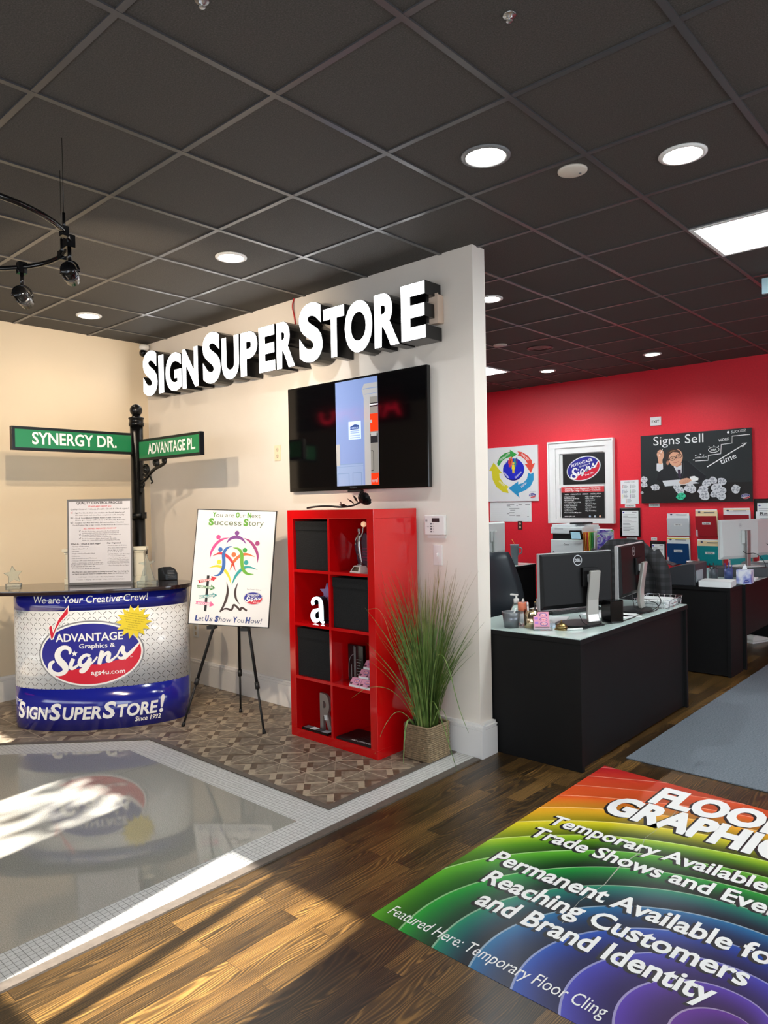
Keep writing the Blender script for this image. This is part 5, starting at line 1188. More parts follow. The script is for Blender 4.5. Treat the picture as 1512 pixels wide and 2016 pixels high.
for k in range(9): f.rect(-.3, .02 + k * .027, .31, .0208 + k * .027, mat('pale_rule', (198, 202, 206), .6), 1)
f.build('printed_text', t, y=-.0034)
sheet(-3.339, -3.215, 2.341, 2.441, 'small white plate with faint lettering high on the red wall', 'wall_plate', 'plate', 0, WHITE, .012, title='15 EXIT'[3:])
t = sheet(-3.716, -3.494, 1.432, 1.716, 'white colour code chart pinned beside the sash window', lines=0); f = F(.0008)
for k, (u_, v, m, tx) in enumerate(((-.088, .185, REDI, 'RED'), (.008, .185, INK, 'BLACK'), (-.088, .125, BLU, 'BLUE'), (.008, .125, GRN, 'GREEN'), (-.088, .065, YEL, 'YELLOW'), (.008, .065, PUR, 'PURPLE'), (-.045, .012, ORA, 'ORANGE'))):
    f.rect(u_, v, u_ + .005, v + .048, m, 1); f.text(tx, u_ + .012, v + .034, .012, INK, 1, w=.045, res=1)
    for j in range(3): f.rect(u_ + .012, v + .024 - j * .009, u_ + .07 - .008 * j, v + .027 - j * .009, INKG, 1)
f.text('JOB JACKET CODES', 0, .255, .013, INK, 1, w=.13, align='c', res=1); f.build('printed_text', t, y=-.0034)
def tagstrip(x0, x1, z0, z1, label, tx): return sheet(x0, x1, z0, z1, label, 'label_strip', 'label', 0, WHITE, .003, title=tx)
tagstrip(-3.665, -3.535, 1.390, 1.428, 'white label strip above the framed clipboard by the window', 'SCHEDULE'); tagstrip(-3.65, -3.52, 1.004, 1.034, 'white label strip just under the framed clipboard by window', 'IN PRODUCTION')
tagstrip(-3.372, -3.248, 1.392, 1.434, 'white label strip under the left end of the boy poster', 'CUSTOMER SUPPLIED'); tagstrip(-3.352, -3.285, 1.000, 1.034, 'tiny white label strip above the lower clipboard', 'JOBS')
def clipboard(x0, x1, z0, z1, label):
    t = thing('wall_clipboard', label, 'clipboard', ((x0 + x1) / 2, yw - .002, z0), 0, 'clipboards on the red wall'); w, h = x1 - x0, z1 - z0
    G().box(-w / 2, w / 2, -.015, 0, 0, h).build('board', BLACKG, t, bevel=.002); G().box(-w * .38, w * .42, -.019, -.0155, h * .035, h * .9).build('paper', PAPER, t)
    g = G()
    for sx in (-.42, 0, .42): g.cyl((sx * w, -.02, h * .95), (sx * w, -.015, h * .95), .006, n=10)
    g.box(-w * .44, w * .44, -.0185, -.0155, h * .92, h * .98).build('clip_bar', BLACKM, t); f = F(.0006); rl = random.Random(int(h * 999))
    f.oval(-w * .3, h * .84, .012, .008, LBLUE, 1, 16); f.rect(w * .12, h * .845, w * .34, h * .858, INK, 1)
    for k in range(13): f.rect(-w * .33, h * (.76 - k * .05), -w * .33 + w * rl.uniform(.25, .68), h * (.76 - k * .05) + .004, INKG, 1)
    f.build('printed_text', t, y=-.0193)
clipboard(-3.727, -3.476, 1.038, 1.384, 'black clipboard with printed sheet on red wall beside the window'); clipboard(-3.361, -3.180, .652, .992, 'black clipboard with sheet on red wall behind the draped chair'); clipboard(-2.232, -1.95, 1.02, 1.467, 'large black clipboard with sheets right of the boy poster')
def pocket(x0, x1, z0, z1, label, m, tx=None, papers=2, skew=.02, top=.035, pm=None):
    t = thing('wall_file_pocket', label, 'file pocket', ((x0 + x1) / 2, yw - .002, z0), 0, 'file pockets on the red wall'); w, h = x1 - x0, z1 - z0; t.rotation_euler.y = -skew * .0
    hp = h - top
    def slab(a, b, c, e, y0, y1, y2, y3): return G()._add([(a, y0, c), (b, y0, c), (b, y1, c), (a, y1, c), (a, y2, e), (b, y2, e), (b, y3, e), (a, y3, e)], [(3, 2, 1, 0), (4, 5, 6, 7), (0, 1, 5, 4), (1, 2, 6, 5), (2, 3, 7, 6), (3, 0, 4, 7)])
    slab(-w / 2 + .012, w / 2 - .006, 0, hp * .98, -.012, 0, -.012, 0).build('back_plate', mat('smoke_plastic', (150, 146, 150), .3), t)
    slab(-w / 2 + .012, w / 2 - .010, 0, hp * .86, -.022, -.016, -.058, -.052).build('front_pocket', m, t, bevel=.002)
    for k in range(papers):
        s_ = slab(-w / 2 + .004 + .006 * k, w / 2 - .012 + .006 * k, .012, hp + top * (1 - .35 * k), -.0155 - .003 * k, -.0145 - .003 * k, -.020 - .009 * k, -.019 - .009 * k); s_.build('papers', (pm or [PAPER, mat('manila', (238, 214, 170), .6)])[k % 2], t)
    f = F(.0008, fn=lambda a, c, d: (a, -.022 - .036 * c / (hp * .86) - d, c))
    if tx: f.rect(-w * .16, hp * .50, w * .20, hp * .60, PAPER, 2); f.text(tx, .005, hp * .525, .014, INK, 3, w=w * .22, align='c', bold=.02, res=1)
    f.rect(-w / 2 + .012, .0, -w / 2 + .03, hp * .28, mat('clear_label', (214, 190, 196), .4), 2); f.build('label_holder', t)
    f = F(.0008, fn=lambda a, c, d: (a, -.020 - .0105 * (papers - 1) - d - .003, c))
    f.oval(-w * .3, hp + .006, .014, .009, mat('navy_print', (50, 56, 90), .5), 1, 14); f.rect(-w * .1, hp - .0, w * .36, hp + .007, INKG, 1); f.build('printed_text', t)
pocket(-3.160, -2.896, 1.055, 1.316, 'white document pocket with printed sheet, first in the upper row on red wall', mat('pocket_clear', (206, 210, 214), .3), 'Sales Rep', 1, top=.02)
pocket(-2.842, -2.594, 1.055, 1.358, 'red file pocket beside the white one in the upper row on red wall', mat('pocket_red', (164, 34, 44), .3), 'In-Job', 2)
pocket(-2.545, -2.262, 1.055, 1.372, 'red file pocket with manila folders behind the silver monitor', mat('pocket_red', (164, 34, 44), .3), None, 3)
pocket(-3.165, -2.897, .735, 1.045, 'dark blue file pocket with yellow folder in the lower row on wall', mat('pocket_blue', (22, 66, 116), .3), 'Production', 3, pm=[PAPER, mat('yellow_folder', (238, 210, 80), .6)])
pocket(-2.825, -2.545, .735, 1.022, 'teal file pocket partly behind the silver monitor in lower row', mat('pocket_teal', (24, 140, 146), .3), 'Install', 2)
pocket(-2.500, -2.240, .735, 1.022, 'teal file pocket mostly hidden behind the silver monitor', mat('pocket_teal', (24, 140, 146), .3), None, 2)
pocket(-2.190, -1.930, .735, 1.042, 'teal file pocket furthest along the lower row near the far monitor', mat('pocket_teal', (24, 140, 146), .3), 'Parts', 2)
sheet(-2.21, -1.95, 1.08, 1.33, 'white office sheet overlapping the large clipboard beside the boy poster', title='Ready', lines=6, d=.03)
outlet('wall_outlet', (-5.125, yw, 1.165), 0, 'dark brown wall outlet on the red wall under the planning sheet', m=mat('brown_plate', (52, 34, 34), .4))

# ================================================================ DESKS
GTOP = mat('pale_glass_top', (196, 214, 210), .12, spec=.6)
def desk(label, x0, x1, y0, y1, zt=.735, glass=True, modesty=(.012, .70), side='x1', ends=True, low=0.0):
    t = thing('office_desk', label, 'desk', (x1, y0, 0)); W_, L_ = x1 - x0, y1 - y0
    G().box(-W_, 0, 0, L_, zt - (.034 if glass else .028), zt - (.006 if glass else 0)).build('desk_top', BLACKD, t, bevel=.002)
    if glass: G().box(-W_ + .004, -.004, .004, L_ - .004, zt - .0058, zt).build('glass_top', GTOP, t, bevel=.001)
    b = zt - .0345
    for y in ((.004, .034), (L_ - .034, L_ - .004)): G().box(-W_ + .02, -.002, y[0], y[1], 0, b).build('end_panel', BLACKD, t, bevel=.001)
    G().box(-.045, -.022, .0345, L_ - .0345, modesty[0], b).build('modesty_panel', BLACKD, t)
    return t
desk('black desk with pale glass top at the partition end, two monitors on it', -2.66, -1.845, 3.622, 5.262)
t = thing('black_credenza', 'low black credenza carrying the printer and paper box', 'credenza', (-1.865, 6.300, 0))
G().box(-1.25, 0, 0, .33, .712, .740).build('top_panel', BLACKD, t, bevel=.002); G().box(-.03, -.002, .004, .326, 0, .7115).build('side_panel', BLACKD, t, bevel=.001); G().box(-1.248, -1.22, .004, .326, 0, .7115).build('side_panel', BLACKD, t); G().box(-1.2195, -.0305, .012, .03, .01, .7115).build('front_panel', BLACKD, t)
desk('black desk with pale top along the aisle behind the credenza, silver monitors on it', -2.60, -1.850, 6.668, 8.36, zt=.742, modesty=(.285, .70))
desk('black desk with white top at far left behind the partition, grey tumbler on it', -5.25, -4.445, 6.05, 7.625, zt=.742)

# ================================================================ MONITORS
def monitor(label, loc, yaw, W, H, zb, back, edge, neckm, basem, curved=True, neck_dx=.0, brand='DELL', grp=None, brandm=None):
    t = thing('computer_monitor', label, 'monitor', loc, yaw, grp)
    z0 = zb - loc[2]
    G().box(-W / 2, W / 2, .004, .030, z0, z0 + H).build('bezel', edge, t, bevel=.004)
    hs = G()._add([(-W * .499, .0035, z0 + .002), (W * .499, .0035, z0 + .002), (W * .499, .0035, z0 + H - .002), (-W * .499, .0035, z0 + H - .002), (-W * .46, -.016, z0 + .03), (W * .46, -.016, z0 + .03), (W * .48, -.010, z0 + H - .014), (-W * .48, -.010, z0 + H - .014)], [(4, 5, 6, 7), (0, 1, 5, 4), (1, 2, 6, 5), (2, 3, 7, 6), (3, 0, 4, 7), (3, 2, 1, 0)])
    hs.build('back_shell', back, t, bevel=.004)
    G().box(-W * .455, W * .455, .0302, .0312, z0 + .02, z0 + H - .018).build('screen', SCRB, t)
    G().box(neck_dx - .06, neck_dx + .06, -.030, -.0165, z0 + H * .38, z0 + H * .72).build('mount_plate', back, t, bevel=.004)
    if curved:
        g = G(); pr = [(.014, -.055), (.06, -.045), (.15, -.048), (.24, -.062), (.33, -.075)]; vs = []
        for i, (z, y) in enumerate(pr):
            w = .046 - .006 * i / 4; vs += [(neck_dx - w, y, z), (neck_dx + w, y, z), (neck_dx + w * .8, y + .026, z), (neck_dx - w * .8, y + .026, z)]
        fs = [(0, 1, 2, 3), (19, 18, 17, 16)] + [(4 * i + a, 4 * i + (a + 1) % 4, 4 * i + 4 + (a + 1) % 4, 4 * i + 4 + a) for i in range(4) for a in range(4)]
        g._add(vs, fs); g.build('stand_neck', neckm, t, bevel=.006)
        G().box(neck_dx - .03, neck_dx + .03, -.048, -.031, z0 + H * .46, z0 + H * .60).build('hinge', SILVER, t, bevel=.003)
        G().prism([(.15 * math.cos(a * PI / 20) , -.01 + .115 * math.sin(a * PI / 20)) for a in range(40)], 0, .014, smooth=True).build('stand_base', basem, t, bevel=.004)
    else:
        G().box(neck_dx - .024, neck_dx + .024, -.055, -.031, .010, z0 + H * .72).build('stand_neck', neckm, t, bevel=.003); G().box(neck_dx - .13, neck_dx + .13, -.12, .09, 0, .010).build('stand_base', basem, t, bevel=.003)
    if brand:
        f = F(.0006); c = z0 + H * .855; n = 28; r = .030 if curved else .018
        fy = lambda a, c_, d: (a, -.016 + .006 * (c_ - z0 - .03) / (H - .044) - d - .0006, c_)
        f.fn = fy; f.band([(r * math.cos(2 * PI * k / n), c + r * math.sin(2 * PI * k / n)) for k in range(n + 1)], .004 if curved else .002, brandm or SILVER, 1); f.text(brand, 0, c - r * .24, r * .52, brandm or SILVER, 1, w=r * 1.35, align='c', bold=.05); f.build('logo', t)
    return t
MB_ = mat('monitor_black', (9, 9, 10), .5, spec=.25); NK = mat('monitor_neck_silver', (188, 186, 180), .3, metal=.5); PAL = mat('pale_silver_plastic', (204, 208, 206), .4)
monitor('black monitor seen from behind on the desk nearest the partition end', (-2.080, 4.050, .7352), 1.158, .55, .342, .836, MB_, SILVER, NK, MB_, neck_dx=.085, grp='black monitors seen from behind')
monitor('black monitor turned almost edge on beside the wire letter tray', (-2.035, 4.760, .7352), 1.68, .55, .345, .845, MB_, SILVER, NK, MB_, neck_dx=.07, grp='black monitors seen from behind')
t = thing('monitor_riser', 'dark grey box riser under the silver monitor on far desk', 'riser', (-2.09, 7.36, .7425), .45); G().box(-.22, .22, -.13, .13, 0, .085).build('body', mat('dark_grey_box', (52, 54, 58), .5), t, bevel=.004)
monitor('silver monitor seen from behind standing on the dark riser', (-2.09, 7.36, .828), 1.126, .49, .372, .905, PAL, PAL, mat('satin_neck', (150, 148, 146), .3, metal=.6), PAL, curved=False, neck_dx=.06, grp='silver monitors', brandm=mat('logo_grey', (140, 142, 146), .4))
monitor('second silver monitor at the far right end of the aisle desk', (-2.00, 7.92, .828), 1.35, .49, .36, .905, PAL, PAL, mat('satin_neck', (150, 148, 146), .3, metal=.6), PAL, curved=False, neck_dx=.12, brand=None, grp='silver monitors')
t = thing('monitor_riser', 'grey box riser under the second silver monitor', 'riser', (-2.00, 7.92, .7425), .2); G().box(-.22, .22, -.13, .13, 0, .085).build('body', mat('mid_grey_box', (112, 116, 120), .5), t, bevel=.004)
monitor('pale monitor at far left half hidden by the partition end', (-4.66, 7.02, .7425), 1.571, .54, .36, .892, PAL, PAL, PAL, MB_, curved=False, brand=None, grp='silver monitors')

# ================================================================ THINGS ON THE NEAR DESK
ZD = .7353
t = thing('computer_keyboard', 'black keyboard lying behind the first black monitor', 'keyboard', (-2.36, 4.50, ZD), R(70))
G().box(-.22, .22, -.07, .07, 0, .018).build('body', BLACKM, t, bevel=.003)
g = G()
for r in range(5):
    for c in range(17): g.box(-.21 + c * .0248, -.188 + c * .0248, -.06 + r * .024, -.04 + r * .024, .018, .024)
ky = g.build('keys', mat('key_black', (34, 34, 36), .4), t)
t = thing('mesh_cup', 'grey wire mesh pencil cup at the partition end of desk', 'pencil cup', (-2.352, 3.735, ZD)); t2 = t
MESH_ = mat('steel_mesh', (128, 132, 138), .35, metal=.8, alpha=.72)
G().lathe([(.043, 0), (.055, .092), (.053, .092), (.041, .002)], n=28).build('cup', MESH_, t); G().tube([(.055 * math.cos(a * PI / 14), .055 * math.sin(a * PI / 14), .092) for a in range(28)], .0022, 6, closed=True).build('rim', STEEL, t)
t = thing('white_pen', 'white pen leaning inside the wire mesh pencil cup', 'pen', (-2.352, 3.735, ZD)); G().tube([(-.012, .0, .004), (.034, -.004, .118)], .0045, 8).build('barrel', WHITE, t)
t = thing('pump_bottle', 'clear sanitizer bottle with white pump behind mesh cup', 'bottle', (-2.392, 3.86, ZD)); G().lathe([(.034, 0), (.036, .01), (.036, .09), (.022, .12), (.014, .128), (.014, .135)], n=24).build('bottle', GLASS, t); G().lathe([(.017, .129), (.017, .155), (.006, .158), (.006, .175)], n=20).box(-.040, .010, -.007, .007, .175, .184).build('pump', WHITE, t)
t = thing('squeeze_bottle', 'small clear bottle with white label and orange cap band', 'bottle', (-2.322, 3.825, ZD)); G().lathe([(.026, 0), (.028, .006), (.028, .085), (.026, .09)], n=24).build('bottle', GLASS, t); G().lathe([(.0285, .02), (.0285, .075)], n=24).build('paper_label', PAPER, t); G().lathe([(.03, .092), (.033, .095), (.033, .14), (.030, .142)], n=24).build('cap_band', mat('coral_plastic', (232, 130, 96), .4), t); G().lathe([(.010, .1425), (.008, .155), (.003, .165)], n=14).build('nozzle', WHITE, t)
t = thing('pen_tumbler', 'shiny champagne metal tumbler full of pens and markers', 'pen holder', (-2.252, 3.80, ZD)); G().lathe([(.042, 0), (.045, .004), (.045, .105), (.0425, .105), (.0425, .01)], n=28).build('cup', mat('champagne_metal', (190, 170, 140), .18, metal=1), t)
for k, (dx, dy, m, lab) in enumerate(((-.02, .0, mat('pen_maroon', (130, 50, 56), .4), 'maroon marker standing in the champagne tumbler'), (.01, .015, mat('pen_gold', (176, 140, 70), .4), 'gold pen standing in the champagne tumbler'), (.024, -.01, BLACKM, 'black pen standing in the champagne tumbler'), (-.005, -.02, WHITE, 'white pen standing in the champagne tumbler'))):
    p = thing('marker_pen', lab, 'pen', (-2.252 + dx, 3.80 + dy, ZD + .012), 0, 'pens in the champagne tumbler'); G().tube([(0, 0, 0), (dx * .4, dy * .4, .118)], .005, 8).build('barrel', m, p); G().tube([(dx * .42, dy * .42, .119), (dx * .5, dy * .5, .142)], .0056, 8).build('cap', m, p)
t = thing('card_holder', 'clear tiered acrylic card holder at the desk front edge', 'card holder', (-2.165, 3.775, ZD), R(35))
G().box(-.055, .055, -.045, .05, 0, .004).box(-.055, -.052, -.045, .05, .004, .05).box(.052, .055, -.045, .05, .004, .05).box(-.052, .052, -.045, -.042, .004, .02).build('body', GLASS, t, bevel=.001)
for k in range(3):
    b = thing('business_cards', ('pink business cards in the front tier of acrylic holder', 'pink business cards in the middle tier of acrylic holder', 'pink business cards in the back tier of acrylic holder')[k], 'business cards', Vector(t.location) + Matrix.Rotation(R(35), 3, 'Z') @ Vector((-.004, -.026 + k * .026, .006 + k * .022)), R(35), 'pink cards in the acrylic holder'); b.rotation_euler.x = -R(28)
    G().box(-.045, .045, -.006, .006, 0, .05).build('stack', mat('pink_card', (222, 150, 176), .35), b); f = F(.0006); f.oval(.012, .03, .022, .012, LBLUE, 1, 18); f.oval(.012, .03, .018, .009, mat('pink_light', (240, 196, 208), .4), 2, 18); f.text('Signs', -.002, .026, .009, REDI, 3, w=.028, bold=.02); f.rect(-.04, .03, -.02, .044, mat('lilac_print', (170, 120, 200), .5), 1); f.rect(-.04, .006, .04, .012, mat('maroon_print', (90, 40, 56), .5), 1); f.build('printed_graphic', b, y=-.0062)
t = thing('service_bell', 'brass counter bell beside the acrylic card holder', 'bell', (-2.072, 3.835, ZD)); G().lathe([(.040, 0), (.040, .004), (.034, .008)], n=28).build('base', BRASS, t); G().lathe([(.036, .0085), (.034, .020), (.024, .034), (.008, .041), (.0, .042)], n=28).build('dome', BRASS, t); G().lathe([(.003, .042), (.003, .050), (.006, .053), (0, .056)], n=14).build('button', BRASS, t)
t = thing('small_speaker', 'small black desktop speaker between the two black monitors', 'speaker', (-1.945, 4.245, ZD), R(66)); G().box(-.05, .05, -.045, .045, 0, .140).build('cabinet', BLACKG, t, bevel=.006); G().cyl((.056, -.02, .045), (.057, -.02, .045), .006, n=12).build('port', WHITE, t)
def cable(label, P, r=.003, m=BLACKM):
    t = thing('desk_cable', label, 'cable', P[0], 0, 'cables on the desks'); o = Vector(P[0]); G().tube(smooth3([Vector(p) - o for p in P], 3), r, 6).build('cord', m, t)
zc = ZD + .0035
cable('black cable curling at the foot of the first black monitor', [(-2.05, 4.02, .80), (-2.01, 3.98, .76), (-1.96, 4.00, zc), (-1.92, 4.12, zc), (-1.99, 4.14, zc), (-1.95, 3.92, zc), (-2.02, 3.90, zc)])
cable('black cable running along the desk edge past the speaker', [(-1.98, 4.06, zc), (-1.91, 4.2, zc), (-1.90, 4.45, zc), (-1.93, 4.65, zc), (-1.89, 4.85, zc), (-1.92, 4.9, .78), (-1.95, 4.83, .80)])
cable('looping black cable hanging behind the edge on monitor', [(-2.02, 4.70, .90), (-1.99, 4.66, .82), (-1.95, 4.60, .76), (-1.90, 4.72, zc), (-1.88, 4.88, .78), (-1.93, 4.95, .83), (-1.97, 4.88, .84)])
cable('black cables looping behind the silver monitor on the riser', [(-2.05, 7.32, .98), (-2.02, 7.34, .95), (-1.98, 7.42, .96), (-1.94, 7.46, .93), (-1.90, 7.52, .84), (-1.88, 7.42, .77), (-1.93, 7.30, .747)])
cable('black cable drooping from the second silver monitor to the desk', [(-1.98, 7.86, 1.02), (-1.92, 7.80, 1.0), (-1.88, 7.72, .90), (-1.92, 7.66, .80), (-1.95, 7.60, .747)])
t = thing('tablet_pen', 'white stylus lying at the foot of the first monitor', 'stylus', (-2.0, 3.86, ZD + .006), R(60)); G().tube([(-.05, 0, 0), (.05, 0, .0)], .006, 8).build('barrel', WHITE, t)
for k, (x, y, rz, lab) in enumerate(((-2.30, 4.10, 20, 'white sheets lying behind the first monitor'), (-2.08, 4.46, 70, 'white paper sheet standing behind the black speaker'), (-2.05, 4.58, 40, 'loose white papers under the edge on monitor'))):
    t = thing('loose_papers', lab, 'papers', (x, y, ZD), R(rz), 'loose papers on the near desk'); G().box(-.105, .105, -.14, .14, 0, .004).build('sheet', PAPER, t)
t = thing('desk_letter', 'pale blue printed sheet under the acrylic card holder', 'papers', (-2.20, 4.0, ZD), R(60)); G().box(-.10, .10, -.13, .13, 0, .003).build('sheet', mat('pale_blue_sheet', (170, 196, 214), .5), t)
# wire tray
t = thing('wire_letter_tray', 'silver wire letter tray at the far end of near desk', 'letter tray', (-1.985, 5.085, ZD), R(6)); g = G(); hx, hy, hz = .115, .155, .062
def rect_loop(z, e=0): return [(-hx - e, -hy - e, z), (hx + e, -hy - e, z), (hx + e, hy + e, z), (-hx - e, hy + e, z)]
for z, e in ((.004, -.008), (.03, -.002), (hz, .006)): g.tube(rect_loop(z, e), .0024, 6, closed=True)
for k in range(9):
    v = -hy + 2 * hy * k / 8
    for s_ in (-1, 1): g.tube([(s_ * (hx - .008), v, .004), (s_ * (hx + .006), v, hz)], .0016, 5, caps=False)
    g.tube([(-hx + .008, v, .004), (hx - .008, v, .004)], .0014, 5, caps=False)
for k in range(7):
    u_ = -hx + 2 * hx * k / 6
    for s_ in (-1, 1): g.tube([(u_, s_ * (hy - .008), .004), (u_, s_ * (hy + .006), hz)], .0016, 5, caps=False)
g.build('basket', CHROME, t)
for k, lab in enumerate(('stack of white papers filling the wire letter tray', 'top white sheet tilted across the wire letter tray')):
    p = thing('tray_papers', lab, 'papers', (-1.985 - .01 * k, 5.085 - .03 * k, ZD + .007 + .040 * k), R(6 + 5 * k)); G().box(-.095, .095, -.135, .135, 0, .038 if k == 0 else .003).build('sheet', PAPER, p)
# ================================================================ CREDENZA AND FAR DESK
ZC = .7403
t = thing('label_printer', 'dark grey desktop printer standing on the black credenza', 'printer', (-2.275, 6.47, ZC), R(3)); DG = mat('printer_charcoal', (46, 49, 54), .45)
g = G(); g.prism([(-.115, 0), (.115, 0), (.115, .185), (.07, .188), (-.02, .172), (-.09, .150), (-.115, .125)], -.15, .20, axis='y'); g.build('body', DG, t, bevel=.005)
G().obox((-.135, -.06, .185), (.06, 0, -.02), (0, .07, 0), (.001, 0, .003)).build('paper_flap', DG, t); G().box(.1155, .122, -.13, .06, .03, .13).build('side_window', mat('printer_window', (150, 158, 164), .3), t, bevel=.004)
t = thing('paper_box', 'white flat paper box on the near corner of the credenza', 'box', (-1.998, 6.415, ZC), R(6)); G().box(-.13, .12, -.10, .13, 0, .05).build('carton', PAPER, t, bevel=.002); f = F(.0005); f.rect(-.12, .0485, .115, .049, INKG, 1); f.build('lid_line', t, y=-.1003)
t = thing('tissue_box', 'blue and white cube tissue box with tissue pulled up', 'tissue box', (-1.872, 6.735, .7425), R(4)); TB = mat('tissue_print', (150, 158, 208), .5, noise=.0); n_ = NT(TB); xx, yy, zz = n_.coords(); nn = n_.noise(n_.vec(xx, yy, zz), 14.0, 3); n_.color(n_.ramp(nn, [(.4, lin((226, 228, 236))), (.55, lin((150, 160, 212))), (.68, lin((76, 80, 176)))]))
G().box(-.058, .058, -.058, .058, 0, .118).build('carton', TB, t, bevel=.002); g = G(); g._add([(-.022, -.01, .119), (.022, -.008, .119), (.018, .014, .119), (-.02, .012, .119), (-.012, -.012, .145), (.014, .0, .15), (-.004, .012, .142), (.002, -.004, .168)], [(0, 1, 5, 4), (1, 2, 6, 5), (2, 3, 6), (3, 0, 4, 6), (4, 5, 7), (5, 6, 7), (6, 4, 7)]); g.build('tissue', PAPER, t)
f = F(.0005); f.oval(.025, .022, .02, .014, mat('navy_oval', (44, 50, 140), .5), 1, 18); f.text('tissue', .010, .019, .008, INKW, 2, w=.03, res=1); f.build('printed_graphic', t, y=-.0585)
for k, (x, y, m, lab) in enumerate(((-2.21, 6.97, mat('smoke_cup', (90, 96, 104), .3, alpha=.8), 'smoky pen cup beside the charcoal printer'), (-2.10, 7.05, mat('blue_cup', (70, 84, 140), .3, alpha=.85), 'blue tinted pen cup before the dark riser'))):
    t = thing('pen_cup', lab, 'pen cup', (x, y, .7425), 0, 'pen cups on the far desk'); G().lathe([(.036, 0), (.04, .09), (.038, .09), (.034, .004)], n=22).build('cup', m, t)
    g = G()
    for j in range(4): a = j * 1.7; g.tube([(.016 * math.cos(a), .016 * math.sin(a), .006), (.03 * math.cos(a), .03 * math.sin(a), .125 + .008 * j)], .004, 6)
    g.build('pens', BLACKM if k == 0 else mat('pen_blue', (60, 70, 150), .4), t)
t = thing('storage_tin', 'small metal tin behind the charcoal printer', 'tin', (-2.36, 6.86, .7425)); G().lathe([(.05, 0), (.05, .14), (.052, .14), (.052, .165), (0, .168)], n=24).build('can', STEEL, t)
t = thing('desk_tray', 'pale grey low tray of papers on the far desk edge', 'papers', (-1.93, 7.08, .7425), R(8)); G().box(-.06, .06, -.10, .10, 0, .012).build('sheet', PAPER, t)
t = thing('white_shoes', 'white sneaker lying on the floor under the far desk', 'shoe', (-2.12, 8.02, 0), R(70)); G().prism([(-.12, .0181), (.12, .0181), (.13, .025), (.11, .045), (.03, .06), (-.06, .08), (-.11, .075), (-.13, .045)], -.04, .04, axis='y').build('upper', mat('white_canvas', (220, 218, 212), .7), t, bevel=.015, seg=3); G().box(-.13, .13, -.044, .044, 0, .018).build('sole', WHITE, t, bevel=.004)
t = thing('insulated_tumbler', 'grey insulated tumbler with handle and straw on far left desk', 'tumbler', (-4.56, 7.34, .7425)); GR_ = mat('tumbler_grey', (104, 116, 122), .45)
G().lathe([(.036, 0), (.038, .10), (.050, .13), (.050, .215), (.052, .22), (.052, .24)], n=28).build('cup', GR_, t); G().tube(smooth3([(.05, .01, .205), (.085, .02, .20), (.088, .02, .14), (.048, .01, .125)]), .007, 8).build('handle', GR_, t); G().cyl((0, 0, .24), (-.03, -.01, .30), .004).build('straw', mat('orange_straw', (214, 140, 60), .4), t)
t = thing('desk_papers', 'white papers on the far left desk behind the tumbler', 'papers', (-4.86, 7.36, .7425), R(15)); G().box(-.12, .12, -.16, .16, 0, .015).build('sheet', PAPER, t)
t = thing('wall_organizer', 'clear hanging file holder peeking past the partition end', 'file holder', (-4.93, 6.25, .7425), R(90)); G()._add([(-.15, 0, 0), (.15, 0, 0), (.15, .02, 0), (-.15, .02, 0), (-.17, -.06, .36), (.17, -.06, .36), (.17, -.05, .36), (-.17, -.05, .36)], [(3, 2, 1, 0), (4, 5, 6, 7), (0, 1, 5, 4), (1, 2, 6, 5), (2, 3, 7, 6), (3, 0, 4, 7)]).build('front_panel', mat('frosted_plastic', (206, 208, 206), .3), t); G().box(-.15, .15, .0205, .06, 0, .02).build('foot', mat('frosted_plastic', (206, 208, 206), .3), t)

# ================================================================ COPIER AND FOLDERS
t = thing('side_cabinet', 'low dark cabinet under the white copier against the red wall', 'cabinet', (-3.95, 7.70, 0)); G().box(-.42, .46, .0, .66, .06, .86).build('body', BLACKD, t, bevel=.003); G().box(-.40, .44, .04, .62, 0, .0595).build('plinth', BLACKM, t)
for s_ in (0, 1): d = G().box(-.41 + s_ * .435, .01 + s_ * .435, -.018, -.0005, .08, .85).build('door', BLACKD, t, bevel=.002); G().cyl((.0 + s_ * .04, -.035, .45), (.0 + s_ * .04, -.035, .55), .006).build('handle', STEEL, d)
t = thing('office_copier', 'white multifunction copier with tilted touch screen below the sash window', 'copier', (-4.10, 7.74, .8603)); PW_ = mat('copier_white', (214, 220, 222), .4)
G().box(-.205, .205, 0, .46, 0, .165).build('paper_drawer', PW_, t, bevel=.006); G().box(-.195, .195, .03, .44, .1655, .235).build('output_bay', BLACKM, t, bevel=.004); G().box(-.205, .205, 0, .46, .2355, .315).build('scanner', PW_, t, bevel=.006)
G().box(-.2, .10, .02, .44, .3155, .345).box(.10, .20, .06, .44, .3155, .33).build('document_feeder', PW_, t, bevel=.006); G().box(.02, .19, .05, .30, .3455, .365).build('feed_tray', BLACKM, t, bevel=.003); G().box(.2055, .37, .29, .44, .235, .28).build('side_tray', PW_, t, bevel=.006)
s_ = G().obox((.145, -.035, .225), (.075, 0, 0), (0, .012, .004), (0, -.018, .052)).build('touch_screen', BLACKG, t, bevel=.004); G().obox((.145, -.0485, .2205), (.058, 0, 0), (0, .0008, .0003), (0, -.0135, .039)).build('display', mat('blue_display', (150, 190, 206), .2, emit=.6), s_)
f = F(.0008); f.text('Canon', 0, .10, .018, mat('dark_grey_print', (60, 62, 66), .5), 1, w=.07, align='c', bold=.04); f.rect(-.15, .285, -.04, .30, mat('copier_grip', (186, 192, 196), .4), 1); f.rect(-.18, .012, -.16, .022, INK, 1); f.build('lettering', t, y=-.0005)
